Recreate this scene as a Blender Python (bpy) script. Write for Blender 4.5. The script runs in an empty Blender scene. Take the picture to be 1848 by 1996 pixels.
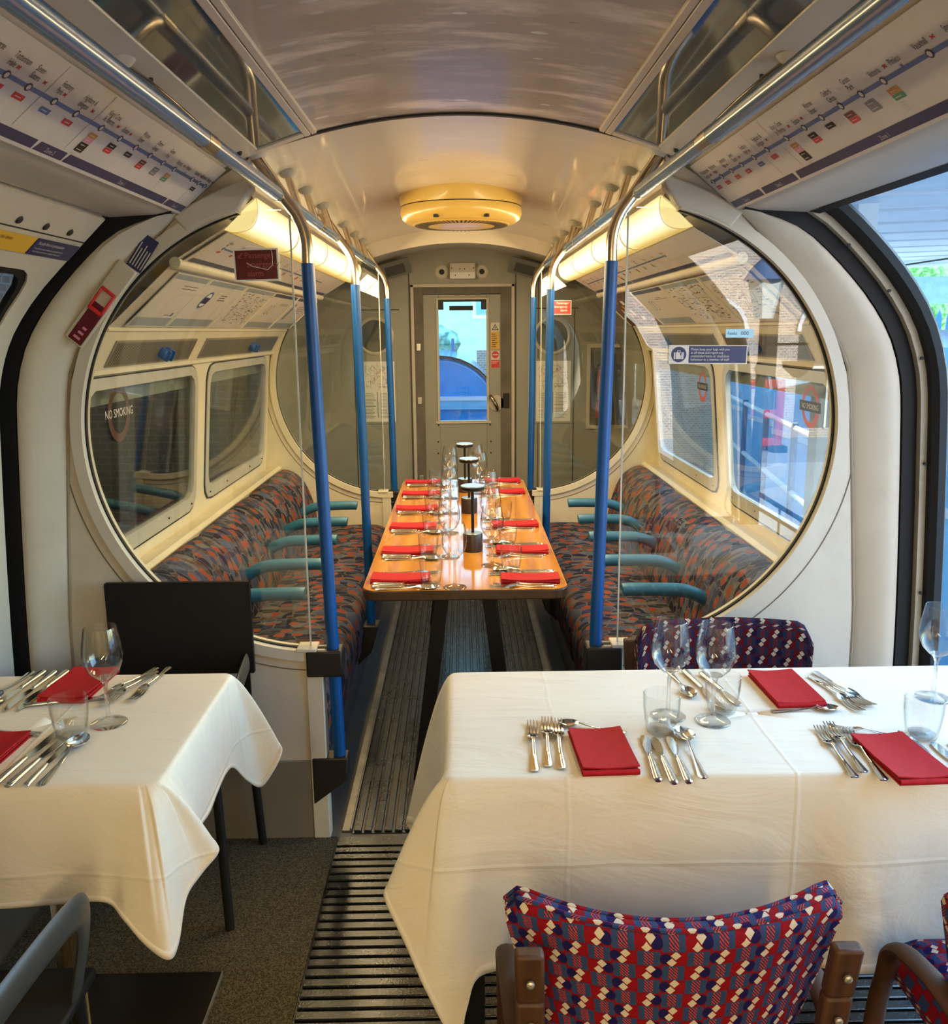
import bpy, bmesh, math, random
from mathutils import Vector as V, Matrix
SKY, SUN, EXPO = .9, 26.0, .38
R = random.Random(7)
PI = math.pi
scene = bpy.context.scene
col = scene.collection
sin, cos, rad = math.sin, math.cos, math.radians

# ------------------------------------------------------------------ materials
class NT:
    def __init__(s, m):
        m.use_nodes = True
        s.m = m; s.t = m.node_tree; s.t.nodes.clear()
        s.out = s.t.nodes.new('ShaderNodeOutputMaterial')
    def n(s, typ, **kw):
        nd = s.t.nodes.new('ShaderNode' + typ)
        for k, v in kw.items():
            if hasattr(nd, k) and k not in nd.inputs: setattr(nd, k, v)
            else: s.set(nd.inputs[k], v)
        return nd
    def set(s, sock, v):
        if isinstance(v, bpy.types.NodeSocket): s.t.links.new(v, sock)
        elif isinstance(v, tuple) and len(v) == 3 and sock.type == 'RGBA': sock.default_value = (*v, 1)
        else: sock.default_value = v
    def ma(s, op, a, b=None, c=None):
        nd = s.t.nodes.new('ShaderNodeMath'); nd.operation = op
        for i, x in enumerate((a, b, c)):
            if x is not None: s.set(nd.inputs[i], x)
        return nd.outputs[0]
    def mix(s, f, a, b):
        nd = s.t.nodes.new('ShaderNodeMix'); nd.data_type = 'RGBA'
        s.set(nd.inputs[0], f); s.set(nd.inputs[6], a); s.set(nd.inputs[7], b)
        return nd.outputs[2]
    def ramp(s, f, stops, interp='LINEAR'):
        nd = s.t.nodes.new('ShaderNodeValToRGB'); cr = nd.color_ramp; cr.interpolation = interp
        while len(cr.elements) < len(stops): cr.elements.new(0.5)
        for e, (p, c) in zip(cr.elements, stops):
            e.position = p; e.color = (*c, 1) if len(c) == 3 else c
        s.set(nd.inputs[0], f)
        return nd.outputs[0]
    def coord(s, which='Object', scale=None):
        tc = s.n('TexCoord').outputs[which]
        if scale is None: return tc
        mp = s.n('Mapping'); s.set(mp.inputs[0], tc); mp.inputs['Scale'].default_value = scale
        return mp.outputs[0]
    def noise(s, vec, scale, detail=3, rough=.5):
        nd = s.n('TexNoise'); s.set(nd.inputs['Vector'], vec); nd.inputs['Scale'].default_value = scale
        nd.inputs['Detail'].default_value = detail; nd.inputs['Roughness'].default_value = rough
        return nd.outputs[0]
    def bump(s, h, strength=.2, dist=.01):
        b = s.n('Bump'); s.set(b.inputs['Height'], h); b.inputs['Strength'].default_value = strength
        b.inputs['Distance'].default_value = dist
        return b.outputs[0]
    def bsdf(s, color, rough=.5, metal=0., normal=None, coat=0., spec=.5, emis=None, es=0, sheen=0):
        b = s.n('BsdfPrincipled')
        s.set(b.inputs['Base Color'], color); s.set(b.inputs['Roughness'], rough); s.set(b.inputs['Metallic'], metal)
        b.inputs['Coat Weight'].default_value = coat; b.inputs['Coat Roughness'].default_value = .06
        b.inputs['Specular IOR Level'].default_value = spec
        b.inputs['Sheen Weight'].default_value = sheen
        if normal is not None: s.set(b.inputs['Normal'], normal)
        if emis is not None: s.set(b.inputs['Emission Color'], emis); s.set(b.inputs['Emission Strength'], es)
        s.t.links.new(b.outputs[0], s.out.inputs[0])
        return b

MAT = {}
def pm(name, c, rough=.5, metal=0., var=.12, vs=6., bump=0., bs=60., coat=0., spec=.5, dirt=None, rv=.0):
    """painted / plastic / metal surface with a little procedural unevenness"""
    m = bpy.data.materials.new(name); t = NT(m)
    vec = t.coord('Object')
    n1 = t.noise(vec, vs, 4, .6)
    lo = tuple(x * (1 - var) for x in c); hi = tuple(min(1, x * (1 + var)) for x in c)
    colr = t.ramp(n1, [(.3, lo), (.7, hi)])
    if dirt is not None:
        n2 = t.noise(vec, 2.3, 6, .7)
        colr = t.mix(t.ramp(n2, [(.55, (0, 0, 0)), (.75, (.55, .55, .55))]), colr, dirt)
    r = rough
    if rv: r = t.ma('ADD', rough - rv / 2, t.ma('MULTIPLY', t.noise(vec, vs * 2.2, 5, .7), rv))
    nrm = t.bump(t.noise(vec, bs, 2), bump) if bump else None
    t.bsdf(colr, r, metal, nrm, coat, spec)
    MAT[name] = m
    return m

def glass_mat(name, ior=1.5, tint=(.96, .98, .97), rough=0.0, edge=0):
    """clear sheet: passes light straight on and mirrors a Fresnel share of it"""
    m = bpy.data.materials.new(name); t = NT(m)
    tr = t.n('BsdfTransparent')
    if edge:      # a longer way through the glass where it is seen edge-on
        lw = t.n('LayerWeight'); lw.inputs[0].default_value = .5
        t.set(tr.inputs[0], t.mix(t.ma('MULTIPLY', t.ma('POWER', lw.outputs[1], 5.), edge), tint, (.30, .32, .31)))
    else: t.set(tr.inputs[0], tint)
    gl = t.n('BsdfGlossy'); gl.inputs['Roughness'].default_value = rough
    fr = t.n('Fresnel'); t.set(fr.inputs[0], t.ma('ADD', ior, t.ma('MULTIPLY', t.n('NewGeometry').outputs['Backfacing'], 1 / ior - ior)))
    sc = t.ma('MULTIPLY', fr.outputs[0], t.ramp(t.noise(t.coord('Object'), 3.0, 3), [(.2, (.85,) * 3), (.8, (1,) * 3)]))
    mx = t.n('MixShader'); t.set(mx.inputs[0], sc)
    t.t.links.new(tr.outputs[0], mx.inputs[1]); t.t.links.new(gl.outputs[0], mx.inputs[2])
    t.t.links.new(mx.outputs[0], t.out.inputs[0])
    MAT[name] = m
    return m

CREAM = pm('cream_paint', (.51, .465, .38), .38, var=.06, vs=5, rv=.15, dirt=(.40, .34, .24))
CREAM_LIT = pm('lamplit_cream_paint', (.66, .59, .42), .34, var=.06, vs=5, rv=.15, dirt=(.45, .36, .2))  # cream paint with the saloon lamps' yellow light put into its colour
GREYP = pm('grey_beige_panel', (.29, .28, .235), .42, var=.07, vs=4, rv=.15, dirt=(.25, .22, .16))
HEADER = pm('header_paint', (.50, .44, .36), .35, var=.07, vs=4, rv=.2)
WHITEP = pm('white_plastic', (.72, .71, .66), .4, var=.05)
POSTW = pm('poster_paper', (.74, .72, .68), .5, var=.04)
PRINTW = pm('print_white', (.58, .53, .46), .42, var=.05, vs=9, rv=.12)
ALU = pm('aluminium', (.55, .54, .50), .32, .85, var=.1, vs=12, rv=.2)
FRAME = pm('window_frame_aluminium', (.55, .52, .44), .4, .35, var=.1, vs=10, rv=.2, dirt=(.3, .25, .16))
DULLA = pm('dull_aluminium', (.20, .19, .17), .4, .8, var=.3, vs=8, rv=.3)
CHROME = pm('chrome', (.45, .37, .27), .2, 1., var=.05)
STEEL = pm('cutlery_steel', (.74, .73, .70), .11, 1., var=.04, vs=30)
RAILB = pm('rail_blue_steel', (.075, .16, .28), .25, .0, var=.08, vs=3, coat=.3)
BLUE = pm('pole_blue', (.002, .062, .235), .36, 0, var=.1, vs=9, spec=.4)
TEAL = pm('armrest_teal', (.028, .15, .25), .38, 0, var=.12, vs=18, bump=.05)
BLACK = pm('black_rubber', (.005, .005, .006), .6, var=.1, spec=.25)
BLACKP = pm('black_plastic', (.008, .0075, .007), .45, var=.15, bump=.04, bs=200, spec=.25)
DARKB = pm('dark_bracket', (.013, .011, .009), .45, var=.15, spec=.35)
GREYAR = pm('grey_plastic_arm', (.035, .033, .028), .42, var=.1)
DARKM = pm('dark_gap', (.01, .009, .008), .7, var=.1)
KICK = pm('kick_panel', (.17, .15, .115), .45, var=.1, vs=4, rv=.2)
RED = pm('sign_red', (.55, .02, .025), .4, var=.05)
DRED = pm('dark_red_sign', (.10, .004, .008), .3, var=.05)
NAVY = pm('sign_navy', (.015, .022, .085), .35, var=.06)
INK = pm('print_ink', (.03, .03, .05), .5, var=.05)
MIDB = pm('print_blue', (.07, .13, .27), .45, var=.05)
YEL = pm('sign_yellow', (.62, .36, .03), .4, var=.06)
ORG = pm('print_orange', (.55, .22, .04), .45, var=.05)
GRNP = pm('print_green', (.05, .22, .1), .45, var=.05)
PINK = pm('print_pink', (.6, .22, .3), .45, var=.05)
GREYT = pm('print_grey', (.20, .20, .20), .45, var=.05)
BROWNP = pm('print_brown', (.10, .035, .02), .35, var=.08)
LBLUE = pm('poster_pale_blue', (.25, .29, .30), .4, var=.05)
ERED = pm('extinguisher_red', (.30, .015, .015), .3, var=.05)
WOODD = pm('dark_edge_wood', (.055, .022, .008), .35, var=.3, vs=20, coat=.2)
NAPK = pm('red_napkin', (.36, .008, .012), .75, var=.1, vs=60, bump=.12, bs=400, spec=.2)
FANY = pm('yellowed_plastic', (.62, .42, .10), .3, var=.06, coat=.2)
PANE = glass_mat('window_glass', 1.5, (.90, .93, .92))
SHEET = glass_mat('draught_screen_glass', 1.7, (.95, .97, .95))
CLEAR = glass_mat('drinking_glass', 1.5, (.985, .99, .985), 0., .85)

def glass_solid(name):
    m = bpy.data.materials.new(name); t = NT(m)
    g = t.n('BsdfGlass'); g.inputs['IOR'].default_value = 1.45
    rr = t.ma('MULTIPLY', t.noise(t.coord('Object'), 40), .03); t.set(g.inputs['Roughness'], rr)
    tr = t.n('BsdfTransparent'); mx = t.n('MixShader'); mx.inputs[0].default_value = .55
    t.t.links.new(g.outputs[0], mx.inputs[1]); t.t.links.new(tr.outputs[0], mx.inputs[2])
    t.t.links.new(mx.outputs[0], t.out.inputs[0]); return m
SOLIDG = glass_solid('glass_stem')

# ------------------------------------------------------------------ mesh builder
class MB:
    def __init__(s): s.v = []; s.f = []; s.mi = []; s.uv = []; s.cur = 0; s.M = None
    def mat(s, i): s.cur = i; return s
    def add(s, pts):
        b = len(s.v)
        s.v += [(s.M @ V(p)) if s.M else V(p) for p in pts]
        return b
    def face(s, idx, uv=None): s.f.append(tuple(idx)); s.mi.append(s.cur); s.uv.append(uv)
    def quad(s, a, b, c, d, uv=None):
        i = s.add([a, b, c, d]); s.face((i, i + 1, i + 2, i + 3), uv)
    def poly(s, pts):
        i = s.add(pts); s.face(range(i, i + len(pts)))
    def box(s, c, d, rot=None):
        h = [x / 2 for x in d]; pts = []
        for z in (-1, 1):
            for x, y in ((-1, -1), (1, -1), (1, 1), (-1, 1)):
                p = V((x * h[0], y * h[1], z * h[2]))
                if rot is not None: p = rot @ p
                pts.append(p + V(c))
        s.hexa(pts)
    def b6(s, x0, x1, y0, y1, z0, z1): s.box(((x0 + x1) / 2, (y0 + y1) / 2, (z0 + z1) / 2), (abs(x1 - x0), abs(y1 - y0), abs(z1 - z0)))
    def hexa(s, p):
        i = s.add(p)
        for q in ((3, 2, 1, 0), (4, 5, 6, 7), (0, 1, 5, 4), (1, 2, 6, 5), (2, 3, 7, 6), (3, 0, 4, 7)): s.face([i + k for k in q])
    def grid(s, P, uv=None, cu=False, cv=False):
        n, m = len(P), len(P[0]); i = s.add([p for row in P for p in row])
        for a in range(n if cu else n - 1):
            for b in range(m if cv else m - 1):
                a2, b2 = (a + 1) % n, (b + 1) % m
                q = [(a, b), (a2, b), (a2, b2), (a, b2)]
                s.face([i + x * m + y for x, y in q], [uv(x if not (cu and x == 0 and a == n - 1) else n, y if not (cv and y == 0 and b == m - 1) else m) for x, y in q] if uv else None)
    def tube(s, path, r, n=12, cap=True, flat=None, uv=None):
        path = [V(p) for p in path]; rs = r if isinstance(r, (list, tuple)) else [r] * len(path)
        t = (path[1] - path[0]).normalized(); a = V((0, 0, 1)) if abs(t.z) < .9 else V((0, 1, 0))
        u = t.cross(a).normalized(); rings = []
        for k, p in enumerate(path):
            d = (path[min(k + 1, len(path) - 1)] - path[max(k - 1, 0)]).normalized()
            u = (u - d * u.dot(d)).normalized(); w = d.cross(u)
            fu, fw = flat if flat else (1, 1)
            rings.append([p + u * (rs[k] * fu * cos(2 * PI * j / n)) + w * (rs[k] * fw * sin(2 * PI * j / n)) for j in range(n)])
        s.grid(rings, cv=True, uv=uv)
        if cap:
            s.poly(list(reversed(rings[0]))); s.poly(rings[-1])
    def lathe(s, prof, n=24, c=(0, 0, 0), axis='z', cap0=True, cap1=True):
        c = V(c); rings = []
        for r, z in prof:
            ring = []
            for j in range(n):
                a = 2 * PI * j / n
                p = V((r * cos(a), r * sin(a), z))
                if axis == 'y': p = V((p.x, -p.z, p.y))
                if axis == 'x': p = V((p.z, p.x, p.y))
                ring.append(c + p)
            rings.append(ring)
        s.grid(rings, cv=True)
        if cap0 and prof[0][0] > 1e-5: s.poly(list(reversed(rings[0])))
        if cap1 and prof[-1][0] > 1e-5: s.poly(rings[-1])
    def slab(s, pts, off):
        """polygon extruded by the vector off"""
        off = V(off); pts = [V(p) for p in pts]; n = len(pts)
        i = s.add(pts + [p + off for p in pts])
        s.face(list(reversed(range(i, i + n)))); s.face(range(i + n, i + 2 * n))
        for k in range(n): s.face((i + k, i + (k + 1) % n, i + n + (k + 1) % n, i + n + k))
    def ringslab(s, inner, outer, off, closed=True, sub=1, fmap=None):
        """band between two loops of equal length, with thickness off (fmap maps 2D -> 3D, off then a normal distance pair)"""
        n = len(inner); rows = []
        for k in range(sub + 1):
            f = k / sub
            rows.append([(V(a).lerp(V(b), f)) for a, b in zip(inner, outer)])
        for side in (0, 1):
            P = [[(fmap(p, side) if fmap else p + V(off) * side) for p in row] for row in rows]
            if side == 0: F = P
            else: B = P
        s.grid(F if True else F, cv=closed); s.grid(list(reversed(B)), cv=closed)
        for a, b in ((F[0], B[0]), (B[-1], F[-1])): s.grid([a, b][::-1], cv=closed)
        if not closed:
            s.grid([[r[0] for r in F], [r[0] for r in B]]); s.grid([[r[-1] for r in B], [r[-1] for r in F]])
    def sweep(s, prof, y0, y1, thick=None, n=1):
        """profile of (x,z) points swept along y"""
        ys = [y0 + (y1 - y0) * k / n for k in range(n + 1)]
        s.grid([[(x, y, z) for x, z in prof] for y in ys])
        if thick:
            q = [V((x + thick[0], z + thick[1])) for x, z in prof]
            s.grid([[(p.x, y, p.y) for p in q] for y in reversed(ys)])
    # flat printing in the XY plane of self.M
    def rect(s, x0, y0, x1, y1, z=0.): s.quad((x0, y0, z), (x1, y0, z), (x1, y1, z), (x0, y1, z))
    def disc(s, x, y, r, z=0., n=20, ry=None): s.poly([(x + r * cos(2 * PI * k / n), y + (ry or r) * sin(2 * PI * k / n), z) for k in range(n)])
    def annul(s, x, y, r0, r1, z=0., n=24, k=1.):
        s.grid([[(x + r * k * cos(2 * PI * j / n), y + r * sin(2 * PI * j / n), z) for j in range(n)] for r in (r1, r0)], cv=True)
    def line(s, x0, y0, x1, y1, w, z=0.):
        d = V((x1 - x0, y1 - y0, 0)); nn = V((-d.y, d.x, 0)).normalized() * w / 2
        a, b = V((x0, y0, z)), V((x1, y1, z)); s.quad(a - nn, b - nn, b + nn, a + nn)
    def text(s, txt, x, y, size, z=0., align='LEFT', sx=1., rot=0.):
        key = (txt, align)
        if key not in TXT:
            cu = bpy.data.curves.new('t', 'FONT'); cu.body = txt; cu.align_x = align; cu.resolution_u = 2; cu.size = 1.
            ob = bpy.data.objects.new('t', cu); me = bpy.data.meshes.new_from_object(ob)
            TXT[key] = ([v.co.copy() for v in me.vertices], [tuple(p.vertices) for p in me.polygons])
            bpy.data.objects.remove(ob); bpy.data.curves.remove(cu); bpy.data.meshes.remove(me)
        vs, fs = TXT[key]; c_, s_ = cos(rot), sin(rot); pts = []
        for p in vs:
            px, py = p.x * size * sx, p.y * size
            pts.append((x + px * c_ - py * s_, y + px * s_ + py * c_, z))
        i = s.add(pts)
        for f in fs: s.face([i + k for k in f])
TXT = {}
WM = {}
def setp(o, **kw):
    for k, v in kw.items():
        if v is not None: o[k] = v
def thing(name, label, cat, loc=(0, 0, 0), rz=0., group=None, M=None):
    o = bpy.data.objects.new(name, None); o.empty_display_size = .05; col.objects.link(o)
    M = M if M is not None else Matrix.Translation(loc) @ Matrix.Rotation(rz, 4, 'Z')
    o.matrix_basis = M; WM[o.name] = M.copy()
    setp(o, label=label, category=cat, group=group); return o
def build(mb, name, mats, parent=None, kind=None, label=None, cat=None, group=None, angle=38, bevel=0., origin=None, local=False, smooth=True, bseg=2):
    """link the builder's faces as ONE mesh object; coordinates are world unless local=True"""
    mats = mats if isinstance(mats, (list, tuple)) else [mats]
    me = bpy.data.meshes.new(name)
    Mi = Matrix.Identity(4)
    if parent is not None:
        Mw = WM[parent.name]
        if not local: Mi = Mw.inverted()
    else:
        if origin is None:
            xs = [p.x for p in mb.v]; ys = [p.y for p in mb.v]; zs = [p.z for p in mb.v]
            origin = ((min(xs) + max(xs)) / 2, (min(ys) + max(ys)) / 2, min(zs))
        Mw = Matrix.Translation(origin); Mi = Mw.inverted()
    me.from_pydata([Mi @ p for p in mb.v], [], mb.f)
    for m in mats: me.materials.append(m)
    me.polygons.foreach_set('material_index', mb.mi)
    if any(u is not None for u in mb.uv):
        ul = me.uv_layers.new(name='UVMap')
        for p, u in zip(me.polygons, mb.uv):
            if u is not None:
                for k, li in enumerate(p.loop_indices): ul.data[li].uv = u[k]
    me.validate()
    if smooth:
        me.shade_smooth(); me.set_sharp_from_angle(angle=rad(angle))
    o = bpy.data.objects.new(name, me); col.objects.link(o)
    if parent is not None: o.parent = parent
    else: o.matrix_basis = Mw
    WM[o.name] = Mw
    if bevel:
        bm = o.modifiers.new('edge', 'BEVEL'); bm.width = bevel; bm.segments = bseg; bm.limit_method = 'ANGLE'; bm.angle_limit = rad(40)
    setp(o, kind=kind, label=label, category=cat, group=group)
    return o
def struct(mb, name, mats, parent=None, **kw): return build(mb, name, mats, parent, kind='structure' if parent is None else None, **kw)
def sroot(name, loc=(0, 0, 0)):
    o = bpy.data.objects.new(name, None); col.objects.link(o); o.matrix_basis = Matrix.Translation(loc); WM[o.name] = o.matrix_basis.copy(); o['kind'] = 'structure'; return o
def dup(root, M, label=None, group=None):
    r = root.copy(); col.objects.link(r); r.matrix_basis = M; WM[r.name] = M.copy()
    if label: r['label'] = label
    if group: r['group'] = group
    for ch in list(root.children):
        c = ch.copy(); col.objects.link(c); c.parent = r
        for g in list(ch.children):
            d = g.copy(); col.objects.link(d); d.parent = c
    return r
def frameM(o, ex, ey):
    ex = V(ex).normalized(); ey = V(ey); ey = (ey - ex * ey.dot(ex)).normalized(); ez = ex.cross(ey)
    M = Matrix((ex, ey, ez)).transposed().to_4x4(); M.translation = V(o); return M
def lerp(a, b, f): return a + (b - a) * f
def poly_at(prof, f):
    """point at fraction f of a 2D polyline's length"""
    L = [0]
    for a, b in zip(prof, prof[1:]): L.append(L[-1] + math.hypot(b[0] - a[0], b[1] - a[1]))
    d = max(0, min(1, f)) * L[-1]
    for k in range(len(prof) - 1):
        if d <= L[k + 1] + 1e-9:
            g = (d - L[k]) / max(1e-9, L[k + 1] - L[k]); return V((lerp(prof[k][0], prof[k + 1][0], g), lerp(prof[k][1], prof[k + 1][1], g)))
    return V(prof[-1])
def frac_z(prof, z):
    """fraction of length where a polyline rising in z reaches z"""
    L = [0]
    for a, b in zip(prof, prof[1:]): L.append(L[-1] + math.hypot(b[0] - a[0], b[1] - a[1]))
    for k in range(len(prof) - 1):
        if prof[k][1] <= z <= prof[k + 1][1]: return (L[k] + (L[k + 1] - L[k]) * (z - prof[k][1]) / (prof[k + 1][1] - prof[k][1])) / L[-1]
    return 1.
def ray_poly(c, a, poly):
    d = V((cos(a), sin(a))); best = None
    for p, q in zip(poly, poly[1:] + poly[:1]):
        p = V(p) - V(c); e = V(q) - V(c) - p; den = d.x * e.y - d.y * e.x
        if abs(den) < 1e-12: continue
        t = (p.x * e.y - p.y * e.x) / den; u = (p.x * d.y - p.y * d.x) / den
        if t > 1e-6 and -1e-6 <= u <= 1 + 1e-6 and (best is None or t < best): best = t
    return V(c) + d * (best or .01)
def rrect(x0, y0, x1, y1, r, n=6):
    pts = []
    for cx, cy, a0 in ((x1 - r, y1 - r, 0), (x0 + r, y1 - r, 90), (x0 + r, y0 + r, 180), (x1 - r, y0 + r, 270)):
        for k in range(n + 1):
            a = rad(a0 + 90 * k / n); pts.append((cx + r * cos(a), cy + r * sin(a)))
    return pts
def resample(poly, n):
    """n points around a closed loop, by angle from its centre (corners of the loop kept close)"""
    xs = [p[0] for p in poly]; ys = [p[1] for p in poly]; c = ((min(xs) + max(xs)) / 2, (min(ys) + max(ys)) / 2)
    return [ray_poly(c, 2 * PI * (k + .5) / n, [tuple(p) for p in poly]) for k in range(n)], c
def smooth_path(pts, n=6):
    pts = [V(p) for p in pts]; out = []
    for k in range(len(pts) - 1):
        p0, p1, p2, p3 = pts[max(k - 1, 0)], pts[k], pts[k + 1], pts[min(k + 2, len(pts) - 1)]
        for j in range(n):
            t = j / n
            out.append(.5 * ((2 * p1) + (p2 - p0) * t + (2 * p0 - 5 * p1 + 4 * p2 - p3) * t * t + (3 * p1 - p0 - 3 * p2 + p3) * t ** 3))
    out.append(pts[-1]); return out
# ------------------------------------------------------------------ patterned materials
def bench_moquette():
    m = bpy.data.materials.new('bench_moquette'); t = NT(m)
    uv = t.n('TexCoord').outputs['UV']
    ns = t.n('TexNoise'); t.set(ns.inputs['Vector'], uv); ns.inputs['Scale'].default_value = 14
    dist = t.n('VectorMath', operation='MULTIPLY_ADD'); t.set(dist.inputs[0], ns.outputs[1]); dist.inputs[1].default_value = (.035, .035, 0); t.set(dist.inputs[2], uv)
    mp = t.n('Mapping'); t.set(mp.inputs[0], dist.outputs[0]); mp.inputs['Scale'].default_value = (31, 15, 1)
    v1 = t.n('TexVoronoi'); t.set(v1.inputs['Vector'], mp.outputs[0]); v1.inputs['Scale'].default_value = 1; v1.voronoi_dimensions = '2D'
    ve = t.n('TexVoronoi', feature='DISTANCE_TO_EDGE'); t.set(ve.inputs['Vector'], mp.outputs[0]); ve.inputs['Scale'].default_value = 1; ve.voronoi_dimensions = '2D'
    sep = t.n('SeparateColor'); t.set(sep.inputs[0], v1.outputs['Color'])
    c = t.ramp(sep.outputs[0], [(0, (.012, .016, .05)), (.3, (.055, .07, .15)), (.48, (.19, .165, .16)), (.62, (.015, .015, .03)), (.78, (.10, .125, .20)), (.9, (.12, .055, .04))], 'CONSTANT')
    c = t.mix(t.ma('LESS_THAN', ve.outputs[0], .045), c, (.20, .17, .15))
    mp2 = t.n('Mapping'); t.set(mp2.inputs[0], dist.outputs[0]); mp2.inputs['Scale'].default_value = (12, 11.5, 1)
    v2 = t.n('TexVoronoi'); t.set(v2.inputs['Vector'], mp2.outputs[0]); v2.inputs['Scale'].default_value = 1; v2.voronoi_dimensions = '2D'; v2.inputs['Randomness'].default_value = .75
    c = t.mix(t.ma('LESS_THAN', v2.outputs[0], .275), c, (.17, .14, .12))
    c = t.mix(t.ma('LESS_THAN', v2.outputs[0], .215), c, (.40, .07, .025))
    fuz = t.noise(uv, 900, 2)
    c = t.mix(t.ma('ADD', .18, t.ma('MULTIPLY', fuz, .5)), c, (.008, .008, .012))
    t.bsdf(c, .85, 0, t.bump(fuz, .25, .004), spec=.2)
    return m
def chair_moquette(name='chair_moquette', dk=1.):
    m = bpy.data.materials.new(name); t = NT(m)
    sx = t.n('SeparateXYZ'); t.set(sx.inputs[0], t.n('TexCoord').outputs['UV'])
    M = t.ma
    rv = M('DIVIDE', sx.outputs[1], .025); row = M('FLOOR', rv); y = M('SUBTRACT', rv, row)
    par = M('MODULO', M('ADD', row, 200.), 2.)
    uu = M('ADD', M('DIVIDE', sx.outputs[0], .066), M('MULTIPLY', par, .5))
    x = M('SUBTRACT', uu, M('FLOOR', uu))
    sg = M('SUBTRACT', M('MULTIPLY', par, 2.), 1.)
    def dia(xc, yc, w, h): return M('ADD', M('DIVIDE', M('ABSOLUTE', M('SUBTRACT', x, xc)), w), M('DIVIDE', M('ABSOLUTE', M('SUBTRACT', y, yc)), h))
    def ell(xc, w, h): return M('ADD', M('POWER', M('DIVIDE', M('SUBTRACT', x, xc), w), 2.), M('POWER', M('DIVIDE', M('SUBTRACT', y, .5), h), 2.))
    edge = M('MINIMUM', x, M('SUBTRACT', 1., x))
    n1 = t.noise(t.n('TexCoord').outputs['UV'], 700, 2)
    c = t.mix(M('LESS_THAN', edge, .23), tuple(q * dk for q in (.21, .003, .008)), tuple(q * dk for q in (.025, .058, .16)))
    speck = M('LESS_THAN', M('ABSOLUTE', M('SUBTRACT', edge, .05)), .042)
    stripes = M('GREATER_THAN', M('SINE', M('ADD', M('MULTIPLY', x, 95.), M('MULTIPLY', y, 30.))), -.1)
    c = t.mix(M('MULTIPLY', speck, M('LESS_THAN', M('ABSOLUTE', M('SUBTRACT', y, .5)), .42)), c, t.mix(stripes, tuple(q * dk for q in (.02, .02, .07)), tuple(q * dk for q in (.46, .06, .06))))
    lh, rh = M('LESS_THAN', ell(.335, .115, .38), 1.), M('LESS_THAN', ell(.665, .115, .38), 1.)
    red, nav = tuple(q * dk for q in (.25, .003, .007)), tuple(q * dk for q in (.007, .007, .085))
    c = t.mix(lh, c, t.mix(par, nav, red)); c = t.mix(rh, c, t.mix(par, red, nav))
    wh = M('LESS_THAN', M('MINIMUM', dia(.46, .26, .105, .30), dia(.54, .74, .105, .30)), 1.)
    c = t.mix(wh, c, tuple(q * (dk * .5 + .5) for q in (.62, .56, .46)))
    c = t.mix(M('MULTIPLY', n1, .35), c, (.02, .005, .02))
    t.bsdf(c, .88, 0, t.bump(n1, .3, .004), spec=.15)
    return m
def wood(name, c0, c1, scale=(3, 60, 60), rough=.18, coat=.5):
    m = bpy.data.materials.new(name); t = NT(m)
    v = t.coord('Object', scale)
    n1 = t.noise(v, 1., 5, .65)
    w = t.n('TexWave', wave_type='BANDS'); t.set(w.inputs[0], v); w.inputs['Scale'].default_value = .25; w.inputs['Distortion'].default_value = 6; w.inputs['Detail'].default_value = 3
    f = t.ma('ADD', t.ma('MULTIPLY', n1, .7), t.ma('MULTIPLY', w.outputs[1], .3))
    t.bsdf(t.ramp(f, [(.25, c0), (.75, c1)]), rough, 0, t.bump(n1, .04), coat)
    return m
def cloth_mat():
    m = bpy.data.materials.new('white_linen'); t = NT(m)
    v = t.coord('Object')
    big = t.noise(v, 3.2, 3, .5); wr = t.n('TexNoise'); t.set(wr.inputs['Vector'], t.coord('Object', (2.0, 9.0, 4.0))); wr.inputs['Scale'].default_value = 1.4; wr.inputs['Detail'].default_value = 5; wr.inputs['Distortion'].default_value = 1.2
    weave = t.noise(v, 900, 1)
    h = t.ma('ADD', t.ma('MULTIPLY', wr.outputs[0], 1.), t.ma('MULTIPLY', weave, .02))
    sp = t.n('SeparateXYZ'); t.set(sp.inputs[0], v); wob = t.ma('MULTIPLY', t.noise(v, 5, 3), .02)
    def crease(o, at, w): return t.ma('MAXIMUM', 0., t.ma('SUBTRACT', 1., t.ma('DIVIDE', t.ma('ABSOLUTE', t.ma('SUBTRACT', t.ma('ADD', o, wob), at + .01)), w)))
    for o, at, k in ((sp.outputs[0], .0, .10), (sp.outputs[0], -.42, .05), (sp.outputs[2], -.17, .12), (sp.outputs[1], .02, .06)): h = t.ma('ADD', h, t.ma('MULTIPLY', crease(o, at, .006), k))
    t.bsdf(t.ramp(big, [(.3, (.66, .61, .51)), (.7, (.72, .67, .56))]), .82, 0, t.bump(h, .35, .03), spec=.2, sheen=.1)
    return m
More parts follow.
